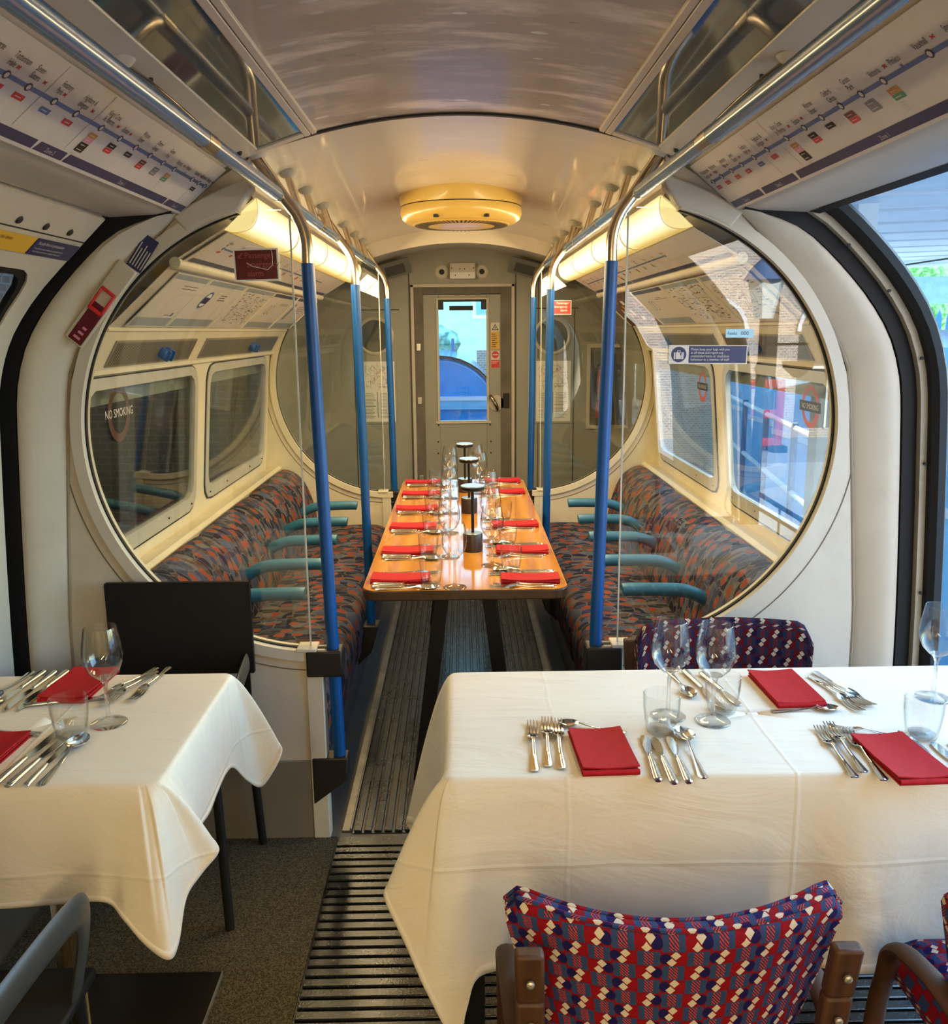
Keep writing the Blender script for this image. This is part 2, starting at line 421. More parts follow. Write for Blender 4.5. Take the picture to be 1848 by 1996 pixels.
def ceiling_mat(name, base, swirl):
    m = bpy.data.materials.new(name); t = NT(m)
    v = t.coord('Object')
    # worn and wiped gloss paint: long arcs across the vault
    ln = t.n('VectorMath', operation='DISTANCE'); t.set(ln.inputs[0], v); ln.inputs[1].default_value = (0, -2.2, 0)
    cx = t.n('CombineXYZ'); t.set(cx.inputs[0], t.ma('MULTIPLY', ln.outputs['Value'], 7.)); sp = t.n('SeparateXYZ'); t.set(sp.inputs[0], v); t.set(cx.inputs[1], t.ma('MULTIPLY', sp.outputs[0], 1.9))
    n1 = t.noise(cx.outputs[0], 1.6, 6, .65); n2 = t.noise(v, 2.2, 3)
    streak = t.ramp(n1, [(.47, (0, 0, 0)), (.60, (1, 1, 1))])
    patch = t.ramp(n2, [(.36, (0, 0, 0)), (.55, (1, 1, 1))])
    f = t.ma('MULTIPLY', t.ma('MULTIPLY', streak, patch), swirl)
    vo = t.n('TexVoronoi'); t.set(vo.inputs['Vector'], t.coord('Object', (7, 16, 7))); vo.inputs['Scale'].default_value = 1.
    chips = t.ma('MULTIPLY', t.ma('LESS_THAN', vo.outputs[0], .13), t.ma('MULTIPLY', patch, swirl))
    c = t.mix(f, base, tuple(min(1, x * 1.7 + .09) for x in base))
    c = t.mix(chips, c, (.75, .72, .66))
    t.bsdf(c, t.ma('ADD', .2, t.ma('MULTIPLY', n1, .22)), 0, t.bump(n1, .06, .01), .25)
    return m
def speckle(name, a, b, scale=260, rough=.9):
    m = bpy.data.materials.new(name); t = NT(m); v = t.coord('Object')
    n1 = t.noise(v, scale, 2, .7); n2 = t.noise(v, 3, 3)
    c = t.mix(t.ramp(n1, [(.40, (0, 0, 0)), (.62, (1, 1, 1))]), a, b)
    c = t.mix(t.ma('MULTIPLY', n2, .4), c, tuple(x * .5 for x in a))
    t.bsdf(c, rough, 0, t.bump(n1, .4, .004), spec=.3); return m
def rubber_floor():
    m = bpy.data.materials.new('worn_ribbed_rubber'); t = NT(m); v = t.coord('Object')
    n1 = t.noise(v, 9, 6, .7); n2 = t.noise(v, 160, 2, .6)
    c = t.ramp(n1, [(.3, (.004, .0038, .0033)), (.7, (.013, .012, .0095))])
    c = t.mix(t.ramp(n2, [(.66, (0, 0, 0)), (.72, (1, 1, 1))]), c, (.22, .21, .18))
    t.bsdf(c, t.ma('ADD', .15, t.ma('MULTIPLY', n1, .28)), 0, t.bump(n2, .15, .003), spec=.6); return m
def brick(name, c1, c2, mort, scale=6.):
    m = bpy.data.materials.new(name); t = NT(m)
    tc = t.coord('Object'); sp = t.n('SeparateXYZ'); t.set(sp.inputs[0], tc); cb = t.n('CombineXYZ')
    t.set(cb.inputs[0], t.ma('ADD', sp.outputs[0], sp.outputs[1])); t.set(cb.inputs[1], sp.outputs[2])
    b = t.n('TexBrick'); t.set(b.inputs['Vector'], cb.outputs[0]); b.inputs['Color1'].default_value = (*c1, 1); b.inputs['Color2'].default_value = (*c2, 1); b.inputs['Mortar'].default_value = (*mort, 1)
    b.inputs['Scale'].default_value = scale; b.inputs['Mortar Size'].default_value = .03
    t.bsdf(b.outputs[0], .85); return m
def lamp_mat():
    """translucent yellowed cover over a fluorescent tube: brightest over the tube, yellower towards its edges"""
    m = bpy.data.materials.new('lit_lamp_cover'); t = NT(m)
    sx = t.n('SeparateXYZ'); t.set(sx.inputs[0], t.n('TexCoord').outputs['UV'])
    e = t.ma('ABSOLUTE', t.ma('SUBTRACT', sx.outputs[1], .36))
    nz = t.noise(t.n('TexCoord').outputs['UV'], 4, 3)
    e = t.ma('ADD', e, t.ma('MULTIPLY', nz, .05))
    c = t.ramp(e, [(.10, (1., .93, .72)), (.30, (1., .84, .42)), (.52, (.95, .62, .10))])
    st = t.ramp(e, [(.10, (1, 1, 1)), (.32, (.72, .72, .72)), (.54, (.42, .42, .42))])
    t.bsdf((.6, .5, .3), .3, 0, emis=c, es=t.ma('MULTIPLY', st, LAMP)); return m
LAMP = 1.15
BENCHM = bench_moquette(); CHAIRM = chair_moquette(); CHAIR_SHADED = chair_moquette('shaded_chair_moquette', .30)  # dark variant: shade behind the long table put into the moquette colours
OAK = wood('varnished_table_wood', (.46, .17, .022), (.64, .29, .045), (16, 1.6, 16), .12, .7)
CHWOOD = wood('chair_wood', (.030, .010, .003), (.068, .025, .007), (40, 40, 5), .6, .0)
LINEN = cloth_mat()
CEILN = ceiling_mat('worn_gloss_ceiling', (.40, .33, .26), 1.)
CEILF = ceiling_mat('gloss_ceiling', (.62, .56, .45), .12)
CARPET = speckle('speckled_floor_covering', (.025, .021, .012), (.15, .122, .07))
RUBBER = rubber_floor()
LAMPM = lamp_mat()
OFFL = pm('unlit_lamp_cover', (.68, .62, .46), .25, var=.05)
SMOKE = pm('smoked_cover', (.09, .09, .08), .06, var=.2, vs=3, coat=.3, spec=.7)
# ------------------------------------------------------------------ car geometry
DS, DF, YE = 2.49, 5.10, 6.0            # near screens, far screens, end wall
DOOR0, DOOR1 = 1.0, 2.385               # double doorway along the car
def ceil_z(x): return 2.115 - .32 * x * x
OUTER = [(1.285, 0), (1.28, .59), (1.245, 1.2), (1.215, 1.45), (1.125, 1.62), (.956, 1.79), (.842, 1.846), (.76, 1.866)]
WALLP = [(1.165, 0), (1.165, .6), (1.15, .80), (1.105, 1.29), (1.092, 1.425)]       # saloon side wall
TOPP = [(.555, 1.995), (.572, 1.955), (.556, 1.914)]                                 # ceiling edge to lamp
BACKP = [(.650, 1.828), (.775, 1.758)]                                               # lamp to trim (line diagram)
COVE = [(.80, 1.735), (.985, 1.57)]                                                  # poster slope
GRIL = [(.995, 1.558), (1.06, 1.445)]                                                # vent slope
def side(pts, s): return [(s * x, z) for x, z in pts]

# ---- floor
mb = MB(); mb.b6(-1.29, 1.29, -3.2, 6.1, -.06, 0.0); struct(mb, 'floor', pm('floor_board', (.10, .09, .075), .7, var=.1), bevel=0)
mb = MB(); mb.b6(-1.17, -.405, .2, DS - .02, 0.001, .007)
build(mb, 'carpet', CARPET, label='beige speckled floor covering beside the ribbed aisle, under the small table', cat='carpet')
def ribbed(name, label, x0, x1, y0, y1, pitch, across, z=.004, gap=.009, h=.007):
    t = thing(name, label, 'floor mat', ((x0 + x1) / 2, (y0 + y1) / 2, 0))
    b = MB(); b.b6(x0, x1, y0, y1, .001, z); build(b, 'backing', RUBBER, t)
    b = MB()
    if across:
        n = int((y1 - y0) / pitch)
        for k in range(n): b.b6(x0 + .004, x1 - .004, y0 + k * pitch + gap / 2, y0 + (k + 1) * pitch - gap / 2, z, z + h)
    else:
        n = int((x1 - x0) / pitch)
        for k in range(n): b.b6(x0 + k * pitch + gap / 2, x0 + (k + 1) * pitch - gap / 2, y0 + .004, y1 - .004, z, z + h)
    build(b, 'rib_surface', RUBBER, t, bevel=.002, bseg=1)
ribbed('floor_mat', 'black rubber mat ribbed across the aisle between the white tables', -.404, .404, .2, 2.47, .0345, True)
ribbed('floor_mat', 'black rubber mat ribbed across the car under the long white table', .406, 1.165, .2, 2.47, .0345, True)
ribbed('floor_mat', 'black rubber mat ribbed lengthwise along the dark side of the aisle', -.36, -.135, 2.49, 5.1, .032, False)
ribbed('floor_mat', 'black rubber mat ribbed lengthwise under the middle of the wooden table', -.13, .13, 2.49, 5.1, .0325, False)
ribbed('floor_mat', 'black rubber mat ribbed lengthwise along the daylight side of the aisle', .135, .36, 2.49, 5.1, .032, False)
for s, w in ((-1, 'dark'), (1, 'daylight')):
    b = MB(); b.b6(s * .362, s * .368, 2.5, 5.1, .001, .016); b.b6(s * .368, s * .395, 2.5, 5.1, .001, .008)
    build(b, 'trim_%d' % (1 if s < 0 else 2), DULLA, kind='structure', bevel=.002)
t = thing('floor_hatch', 'small slotted metal hatch set in the ribbed floor under the wooden table', 'hatch', (0, 2.98, .011))
b = MB(); b.b6(-.065, .065, 2.93, 3.03, .010, .0135); build(b, 'plate', ALU, t, bevel=.002)
b = MB()
for k in range(5): b.b6(-.045 + k * .022 - .003, -.045 + k * .022 + .003, 2.95, 3.01, .0134, .0139)
build(b, 'slot', DARKM, t)
mb = MB(); mb.b6(-1.29, 1.29, 5.12, 6.0, .0005, .006); struct(mb, 'floor', RUBBER)

# ---- ceiling
def vault(y0, y1, x0, x1, n=24, dz=0, y1dz=0):
    b = MB(); xs = [lerp(x0, x1, k / n) for k in range(n + 1)]
    b.grid([[(x, y, ceil_z(x) + d) for x in xs] for y, d in ((y0, dz), (y1, dz + y1dz))])
    b.grid([[(x, y, ceil_z(x) + d + .02) for x in reversed(xs)] for y, d in ((y0, dz), (y1, dz + y1dz))])
    return b
b = vault(-3.2, DS - .02, -.375, .375); struct(b, 'ceiling', CEILN)
b = vault(DS - .016, DF + .04, -.575, .575); struct(b, 'ceiling', CEILF)
b = vault(DF + .04, YE + .02, -1.3, 1.3, dz=-.06, y1dz=.03); struct(b, 'ceiling', CEILF)
b = MB(); b.M = None
for y in (DF + .04,):
    xs = [lerp(-.575, .575, k / 20) for k in range(21)]
    b.grid([[(x, y, ceil_z(x) + .02) for x in xs], [(x, y, ceil_z(x) - .075) for x in xs]])
    b.grid([[(x, y + .02, ceil_z(x) - .075) for x in xs], [(x, y + .02, ceil_z(x) + .02) for x in xs]])
struct(b, 'trim_3', CEILF)
b = MB(); xs = [lerp(-.56, .56, k / 24) for k in range(25)]
b.grid([[(x, DS - .026, ceil_z(x) - .001) for x in xs], [(x, DS - .026, ceil_z(x) - .006) for x in xs], [(x, DS - .010, ceil_z(x) - .006) for x in xs], [(x, DS - .010, ceil_z(x) - .001) for x in xs]])
struct(b, 'trim_4', DARKM)

# ---- outer roof / header over the doorways (near part), swept along the car
for s, nm in ((-1, 'left'), (1, 'right')):
    b = MB(); b.sweep(side([(.545, 2.022), (.56, 2.012), (.622, 1.978), (.755, 1.868), (.80, 1.858), (.925, 1.852), (.935, 1.864)], s), -.2, DS - .03, (0, .03))
    struct(b, 'wall_%s' % nm, HEADER)
    # behind the camera the saloon goes on: wall, cove and light shelf
    b = MB(); b.sweep(side(TOPP + BACKP + COVE + GRIL + list(reversed(WALLP)), s), -3.2, -.2, (s * .03, .01)); struct(b, 'wall_%s' % nm, CREAM)
    b = MB(); b.sweep(side(OUTER, s), -.2, DOOR0 - .05, (s * .03, .0)); struct(b, 'wall_%s' % nm, CREAM)
    b = MB(); b.slab([(s * x, -.2, z) for x, z in [(.56, 2.03)] + list(reversed(OUTER))] + [(s * .56, -.2, 0)], (0, -.03, 0)) if False else None
    # dark drip rail above the doorway
    b = MB(); b.sweep(side([(.925, 1.850), (.952, 1.845), (.955, 1.85)], s), DOOR0 - .05, DOOR1 + .02, (s * .02, .02)); struct(b, 'trim_%d' % (5 if s < 0 else 6), BLACK)
    if s < 0:
        b = MB(); b.tube([(s * .925, .2, 1.846), (s * .925, DOOR1 - .02, 1.846)], .007, 8); struct(b, 'trim_7', ALU)
mb = MB(); mb.b6(-1.3, 1.3, -3.24, -3.2, 0, 2.2); struct(mb, 'wall_back', CREAM)
# roof skin above so that no sky leaks in
b = MB(); xs = [lerp(-1.36, 1.36, k / 20) for k in range(21)]
b.grid([[(x, y, 2.34 - .165 * x * x) for x in xs] for y in (-3.3, 6.15)]); b.grid([[(x, y, 2.37 - .165 * x * x) for x in reversed(xs)] for y in (-3.3, 6.15)])
struct(b, 'roof', GREYP)
# closing skirts between inner lining and roof skin
for s in (-1, 1):
    b = MB(); b.sweep(side([(1.14, 1.30 + .03), (1.20, 1.52), (1.12, 1.78), (1.0, 1.96), (.8, 2.12), (.55, 2.27)], s), DS + .06, 6.1, (s * .03, .02)); struct(b, 'roof', GREYP)
    b = MB(); b.sweep(side([(.98, 1.86), (1.0, 1.97), (.8, 2.12), (.55, 2.27)], s), -3.3, DS + .08, (s * .03, .02)); struct(b, 'roof', GREYP)

# ---- saloon side walls with window openings
fw = lambda s: (lambda p, k: None)
WTOP = 1.412; WBOT = .835
def wallmap(s):
    def f(p, k):
        q = poly_at(WALLP, frac_z(WALLP, min(1.4249, max(.0001, p[1])))); return V((s * (q.x + .02 * k), p[0], p[1]))
    return f
WINS = {-1: [(2.545, 3.665), (3.825, 4.985)], 1: [(2.545, 3.665), (3.825, 4.985)]}
for s, nm in ((-1, 'left'), (1, 'right')):
    f = wallmap(s); b = MB()
    for (a, c), (y0, y1) in zip(WINS[s], ((DS, 3.745), (3.745, DF))):
        ins, ctr = resample(rrect(a, WBOT, c, WTOP, .075, 8), 96)
        rect = [(y0, .755), (y1, .755), (y1, 1.425), (y0, 1.425)]
        outs = [ray_poly(ctr, 2 * PI * (k + .5) / 96, rect) for k in range(96)]
        # snap nearest samples to the corners
        for cr in rect:
            k = min(range(96), key=lambda i: (outs[i] - V(cr)).length); outs[k] = V(cr)
        b.ringslab(ins, outs, None, sub=3, fmap=lambda p, k, f=f: f(p, k))
    struct(b, 'wall_%s' % nm, CREAM_LIT)
    b = MB(); b.sweep(side([(1.165, 0), (1.165, .6), (1.153, .757)], s), DS, DF, (s * .02, 0), 1); struct(b, 'wall_%s' % nm, CREAM_LIT)
    b = MB(); b.sweep(side([(1.158, .765), (1.075, .785), (1.055, .775)], s), DS + .02, DF - .02, (0, -.02)); struct(b, 'trim_%d' % (8 if s < 0 else 9), CREAM_LIT)
    b = MB(); b.sweep(side([(1.10, 1.424), (1.062, 1.432), (1.06, 1.445)] + list(reversed(GRIL)) + [(.985, 1.57)], s), DS + .02, DF - .02, (s * .004, .03)); struct(b, 'trim_%d' % (10 if s < 0 else 11), CREAM_LIT)
    b = MB(); b.sweep(side([(.988, 1.568), (.80, 1.735), (.785, 1.75), (.64, 1.835)], s), DS + .02, DF - .02, (s * .012, .03)); struct(b, 'wall_%s' % nm, HEADER)
    b = MB(); b.sweep(side([(.545, 2.03), (.555, 2.005), (.572, 1.955), (.560, 1.905), (.60, 1.875)], s), DS + .01, DF - .02, (s * .01, .02)); struct(b, 'trim_%d' % (12 if s < 0 else 13), CEILF)
    b = MB(); b.tube([(s * .787, DS + .02, 1.742), (s * .787, DF - .02, 1.742)], .016, 10); b.tube([(s * .99, DS + .02, 1.563), (s * .99, DF - .02, 1.563)], .006, 8)
    struct(b, 'trim_%d' % (14 if s < 0 else 15), CREAM_LIT)
    # windows: frame + pane
    for i, (a, c) in enumerate(WINS[s]):
        w = sroot('window_%d' % (i + 1 + (0 if s < 0 else 2)), (s * 1.12, (a + c) / 2, WBOT))
        o, _ = resample(rrect(a - .012, WBOT - .012, c + .012, WTOP + .008, .085, 8), 96)
        n, _ = resample(rrect(a + .03, WBOT + .045, c - .03, WTOP - .028, .06, 8), 96)
        b = MB(); b.ringslab(n, o, None, sub=2, fmap=lambda p, k, f=f: f(p, 0) + V((s * (-.007 + .022 * k), 0, 0))); build(b, 'window_frame', FRAME, w)
        o2, _ = resample(rrect(a - .020, WBOT - .020, c + .020, WTOP + .012, .09, 8), 96)
        b = MB(); b.ringslab(o, o2, None, sub=1, fmap=lambda p, k, f=f: f(p, 0) + V((s * (-.004 + .008 * k), 0, 0))); build(b, 'gasket', BLACK, w)
        n2, _ = resample(rrect(a + .024, WBOT + .039, c - .024, WTOP - .022, .06, 8), 96)
        pts0 = [f(p, 0) + V((s * .004, 0, 0)) for p in n2]
        b = MB()
        cc = sum(pts0, V((0, 0, 0))) / len(pts0)
        for dx in (0, .005):
            b.grid([[cc + V((s * dx, 0, 0))] * 96, [p + V((s * dx, 0, 0)) for p in pts0]], cv=True)
        build(b, 'pane', PANE, w)
        b = MB()
        for yy in (a + .06, a + .35, c - .35, c - .06):
            p = f((yy, WBOT + .016), 0); b.lathe([(.004, 0), (.004, .004)], 8, (p.x - s * .0075, p.y, p.z), 'x')
        build(b, 'screw', DARKM, w)
# ---- vent grilles above the windows, with blue knobs
for s, w in ((-1, 'dark'), (1, 'daylight')):
    for i, (y0, y1, kn) in enumerate(((2.62, 3.42, 3.08), (3.55, 4.93, 4.39))):
        A, B = V((s * 1.012, 0, 1.528)), V((s * 1.052, 0, 1.458))
        d = (B - A).normalized(); nn = V((-s * .87, 0, -.49))
        t = thing('vent_grille', 'perforated vent grille with blue twin knobs above the %s window, %s side' % (('first', 'second')[i], w), 'vent', (s * 1.03, (y0 + y1) / 2, 1.46), group=None)
        M = frameM(V((s * 1.032, (y0 + y1) / 2, 1.493)) + nn * .004, (0, -s, 0), -d)
        b = MB(); b.M = M; h = (y1 - y0) / 2; b.box((0, 0, -.002), (2 * h, .088, .006)); build(b, 'plate', pm('grille_plate_%d%s' % (i, w), (.26, .23, .16), .5, .3), t)
        b = MB(); b.M = M; n = int(2 * h / .013)
        for k in range(n):
            x = -h + .008 + k * .013; b.line(x, -.038, x + .006, .038, .0055, .0014)
        build(b, 'slat', DARKM, t)
        kx = ((kn - (y0 + y1) / 2)) * (-s)
        for dx in (-.024, .024):
            b = MB(); b.M = M; b.lathe([(.021, .0), (.021, .014), (.016, .024), (.006, .027)], 16, (kx + dx, -.004, .0)); b.box((kx + dx, -.004, .026), (.009, .038, .018)); build(b, 'knob', BLUE, t, bevel=.002)
def roundprof(pr, n=40):
    p3 = smooth_path([(x, 0, z) for x, z in pr], 5); L = [(p.x, p.z) for p in p3]
    return [poly_at(L, k / n) for k in range(n + 1)]
OUTS = roundprof(OUTER)
def normals(pr):
    out = []
    for k in range(len(pr)):
        d = (V(pr[min(k + 1, len(pr) - 1)]) - V(pr[max(k - 1, 0)])).normalized(); out.append(V((d.y, -d.x)))
    return out
def profsweep(b, pr, s, cs, closed=True):
    nn = normals(pr)
    G = [[(s * (p.x + n.x * o), y, p.y + n.y * o) for o, y in cs] for p, n in zip(pr, nn)]
    b.grid(G, cv=closed)
PANELB = [(.455, .0), (1.17, .0), (1.165, .6), (1.15, .85), (1.095, 1.40), (1.06, 1.50), (.98, 1.63), (.86, 1.76), (.75, 1.868), (.64, 1.955), (.555, 2.005)]
CX, CZ, CR = .435, 1.255, .638
def screen(s, Y, label, near, paint):
    t = thing('draught_screen', label, 'screen', (s * .8, Y, 0))
    a0, a1 = rad(80), rad(-90); N = 72
    loop = [(.455, 0)] + PANELB[1:] + [(.44, 2.02), (.44, 1.3), (.455, 1.2)]
    inn, out = [], []
    for k in range(N + 1):
        a = a0 + (a1 - a0) * k / N
        rr = CR + .05 * max(0, min(1, (a - rad(76)) / rad(4.5))); i = V((CX + rr * cos(a), CZ + rr * sin(a))); o = ray_poly((CX, CZ), a, PANELB + [(.455, 0)] if False else [(.36, 2.03)] + [(.36, 0)] + PANELB[1:])
        if (o - V((CX, CZ))).length < rr + .012: o = V((CX, CZ)) + (i - V((CX, CZ))).normalized() * (rr + .012)
        inn.append((max(i.x, .36), i.y)); out.append((max(o.x, .455 if o.y < .62 else o.x), o.y))
    for cr in PANELB[1:]:
        k = min(range(N + 1), key=lambda q: (V(out[q]) - V(cr)).length)
        if (V(out[k]) - V(cr)).length < .06: out[k] = cr
    f3 = lambda p, k: V((s * p[0], Y - .018 + .036 * k, p[1]))
    # panel: around the circle, and the corner piece under it
    b = MB(); b.ringslab(inn, out, None, closed=False, fmap=lambda p, k: f3((max(p[0], .455), p[1]), k)); build(b, 'panel', paint, t)
    ring = [(CX + (CR) * cos(rad(75) + (rad(-92) - rad(75)) * k / 80), CZ + CR * sin(rad(75) + (rad(-92) - rad(75)) * k / 80)) for k in range(81)]
    def scaled(dr): return [(CX + (x - CX) * (CR + dr) / CR, CZ + (z - CZ) * (CR + dr) / CR) for x, z in ring]
    b = MB(); b.ringslab(scaled(-.004), scaled(.028), None, closed=False, fmap=lambda p, k: V((s * p[0], Y - .030 + .06 * k, p[1]))); build(b, 'ring_trim', paint, t, bevel=.003)
    b = MB(); b.ringslab(scaled(-.0075), scaled(-.004), None, closed=False, fmap=lambda p, k: V((s * p[0], Y - .007 + .014 * k, p[1]))); build(b, 'gasket', BLACK, t)
    b = MB(); b.ringslab(scaled(.058), scaled(.061), None, closed=False, fmap=lambda p, k: V((s * p[0], Y - .0195 + .039 * k, p[1]))) if near or True else None; build(b, 'panel_seam', pm('dark_seam', (.12, .10, .07), .7), t)  # dark joint line in the panel around the ring
    g = [(.462, CZ - math.sqrt((CR - .005) ** 2 - .027 ** 2))] + [(CX + (CR - .005) * cos(rad(-86) + (rad(79) - rad(-86)) * k / 60), CZ + (CR - .005) * sin(rad(-86) + (rad(79) - rad(-86)) * k / 60)) for k in range(61)] + [(.462, 1.875)]
    b = MB(); b.slab([(s * x, Y - .003, z) for x, z in g], (0, .006, 0)); build(b, 'glass_pane', SHEET, t, smooth=False)
    b = MB(); b.b6(s * .459, s * .463, Y - .004, Y + .004, .625, 1.874); build(b, 'glass_edge', pm('glass_edge_highlight', (.45, .46, .40), .25), t)  # pale strip paints the bright highlight along the pane's free edge
    b = MB(); b.b6(s * .425, s * .475, Y - .026, Y + .026, 0, .60); b.b6(s * .415, s * .475, Y - .024, Y + .024, .598, .622); b.b6(s * .44, s * .50, Y - .034, Y + .034, .618, .630); build(b, 'edge_post', paint, t, bevel=.003)
    b = MB(); b.b6(s * .476, s * 1.15, Y - .024, Y + .024, .004, .265); build(b, 'kick_plate', KICK, t, bevel=.002)
    return t
for s, w in ((-1, 'on the dark side'), (1, 'on the daylight side')):
    screen(s, DS, 'white draught screen with round glass beside the doorway, %s' % w, True, CREAM)
    screen(s, DF, 'lamplight-tinted draught screen with round glass at the far bench end, %s' % w, False, CREAM_LIT)

# ---- door pillars, rubber edges and doors
for s, nm in ((-1, 'left'), (1, 'right')):
    w = roundprof([(1.168, 0), (1.165, .6), (1.15, .85), (1.097, 1.39), (1.06, 1.50), (.98, 1.63), (.86, 1.76), (.752, 1.866)])
    for Yb, sg in ((DS - .012, 1), (DOOR0 - .09, -1)):
        G = []
        for a, o in zip(w, OUTS):
            row = []
            for f, dy in ((-.02, .0), (0, -.004), (.18, -.018), (.4, -.034), (.62, -.046), (.82, -.052), (.94, -.048), (1.0, -.032), (1.02, .0), (1.0, .03)):
                p = a.lerp(o, f); row.append((s * p.x, Yb + sg * dy, p.y))
            G.append(row)
        b = MB(); b.grid(G); struct(b, 'wall_%s' % nm, CREAM)
    b = MB(); G = []
    for a, o in zip(w, OUTS): G.append([(s * a.lerp(o, f).x, DS - .0135 + dy, a.lerp(o, f).y) for f, dy in ((-.03, -.0055), (-.01, -.0075), (.01, -.0085), (.03, -.0075))])
    b.grid(G); struct(b, 'trim_%d' % (16 if s < 0 else 17), pm('pillar_seam' + nm, (.26, .22, .16), .6))
    for Ye, sg, q in ((DOOR1 + .04, 1, 0), (DOOR0 - .12, -1, 1)):
        b = MB(); profsweep(b, OUTS, s, [(-.004, Ye), (.04, Ye), (.04, Ye + .10 * sg), (-.004, Ye + .10 * sg)])
        profsweep(b, OUTS, s, [(.055, Ye - .045 * sg), (.07, Ye - .058 * sg), (.092, Ye - .055 * sg), (.108, Ye - .03 * sg), (.11, Ye + .06 * sg), (.055, Ye + .06 * sg)]) if s > 0 else None
        struct(b, 'trim_%d' % (18 + (s > 0) + 2 * q), BLACK)
        if s > 0:
            b = MB(); profsweep(b, OUTS, s, [(.036, Ye - .022 * sg), (.058, Ye - .022 * sg), (.058, Ye + .08 * sg), (.036, Ye + .08 * sg)])
            struct(b, 'trim_%d' % (22 + q), pm('door_edge_paint%d' % q, (.33, .29, .22), .45, dirt=(.1, .08, .06)))
            if q == 0:
                b = MB()
                for f in (.2, .38, .56, .70, .80, .88):
                    p = poly_at([tuple(x) for x in OUTS], f); b.lathe([(.0045, 0), (.0045, .006)], 8, (s * (p.x + .047), Ye - .0265, p.y), 'y')
                struct(b, 'trim_24', DARKM)
# closed double door on the dark side
DPROF = [(x + .012, z) for x, z in OUTER[:-1]] + [(.90, 1.835)]
DP = [(1.297, 0), (1.292, .59), (1.257, 1.2), (1.227, 1.45), (1.137, 1.62), (.968, 1.79), (.915, 1.84)]
DPS = [tuple(p) for p in roundprof(DP, 60)]
def doormap(p, k):
    q = poly_at(DPS, p[1]); q2 = poly_at(DPS, min(1, p[1] + .01)); q1 = poly_at(DPS, max(0, p[1] - .01)); d = (q2 - q1).normalized()
    return V((-(q.x + d.y * .03 * k), p[0], q.y - d.x * .03 * k))
for i, (y0, y1) in enumerate(((DOOR0, 1.69), (1.696, DOOR1 - .01))):
    d = sroot('door_%d' % (1 + i), (-1.28, (y0 + y1) / 2, 0))
    fb, ft = frac_z(DPS, .60), frac_z(DPS, 1.705)
    wa, wb = (y0 + .08, y1 - .08)
    if i == 1: wb = 2.285
    # aspect: parameter is a fraction of ~2.06 m
    Lp = 2.06
    hole = [(x, z / Lp) for x, z in rrect(wa, fb * Lp, wb, ft * Lp, .09, 8)]
    outr = [(y0, 0), (y1, 0), (y1, 1), (y0, 1)]
    c = ((wa + wb) / 2, (fb + ft) / 2)
    def scl(pts): return [(x, z * Lp) for x, z in pts]
    hs, cc = resample(scl(hole), 120); os_ = [ray_poly(cc, 2 * PI * (k + .5) / 120, scl(outr)) for k in range(120)]
    for cr in scl(outr):
        k = min(range(120), key=lambda q: (os_[q] - V(cr)).length); os_[k] = V(cr)
    mp = lambda p, k: doormap((p[0], p[1] / Lp), k)
    b = MB(); b.ringslab(hs, os_, None, sub=8, fmap=mp); build(b, 'door_panel', CREAM, d)
    hin, _ = resample(scl([(x, z / Lp) for x, z in rrect(wa + .022, fb * Lp + .022, wb - .022, ft * Lp - .022, .075, 8)]), 120)
    b = MB(); b.ringslab(hin, hs, None, sub=1, fmap=lambda p, k: mp(p, .15 + .5 * k)); build(b, 'gasket', BLACK, d)
    b = MB(); rows = []
    for q in range(13):
        f = q / 12; rows.append([mp(V(cc).lerp(p, max(f, .001)), .4) for p in hin])
    b.grid(rows, cv=True); build(b, 'pane', PANE, d)
    b = MB()
    for y in [y0 + .06 + .126 * k for k in range(5)]:
        p = mp((y, frac_z(DPS, 1.797) * Lp), -.02); p2 = mp((y, frac_z(DPS, 1.797) * Lp), -.15); b.tube([p, p2], [.011, .008], 8)
    build(b, 'bolt', DARKM, d)
    b = MB(); fz = frac_z(DPS, 1.783) * Lp; b.grid([[mp((y, fz - .002), -.03), mp((y, fz + .002), -.03)] for y in [lerp(y0, y1, k / 4) for k in range(5)]]); build(b, 'seam', DARKM, d)

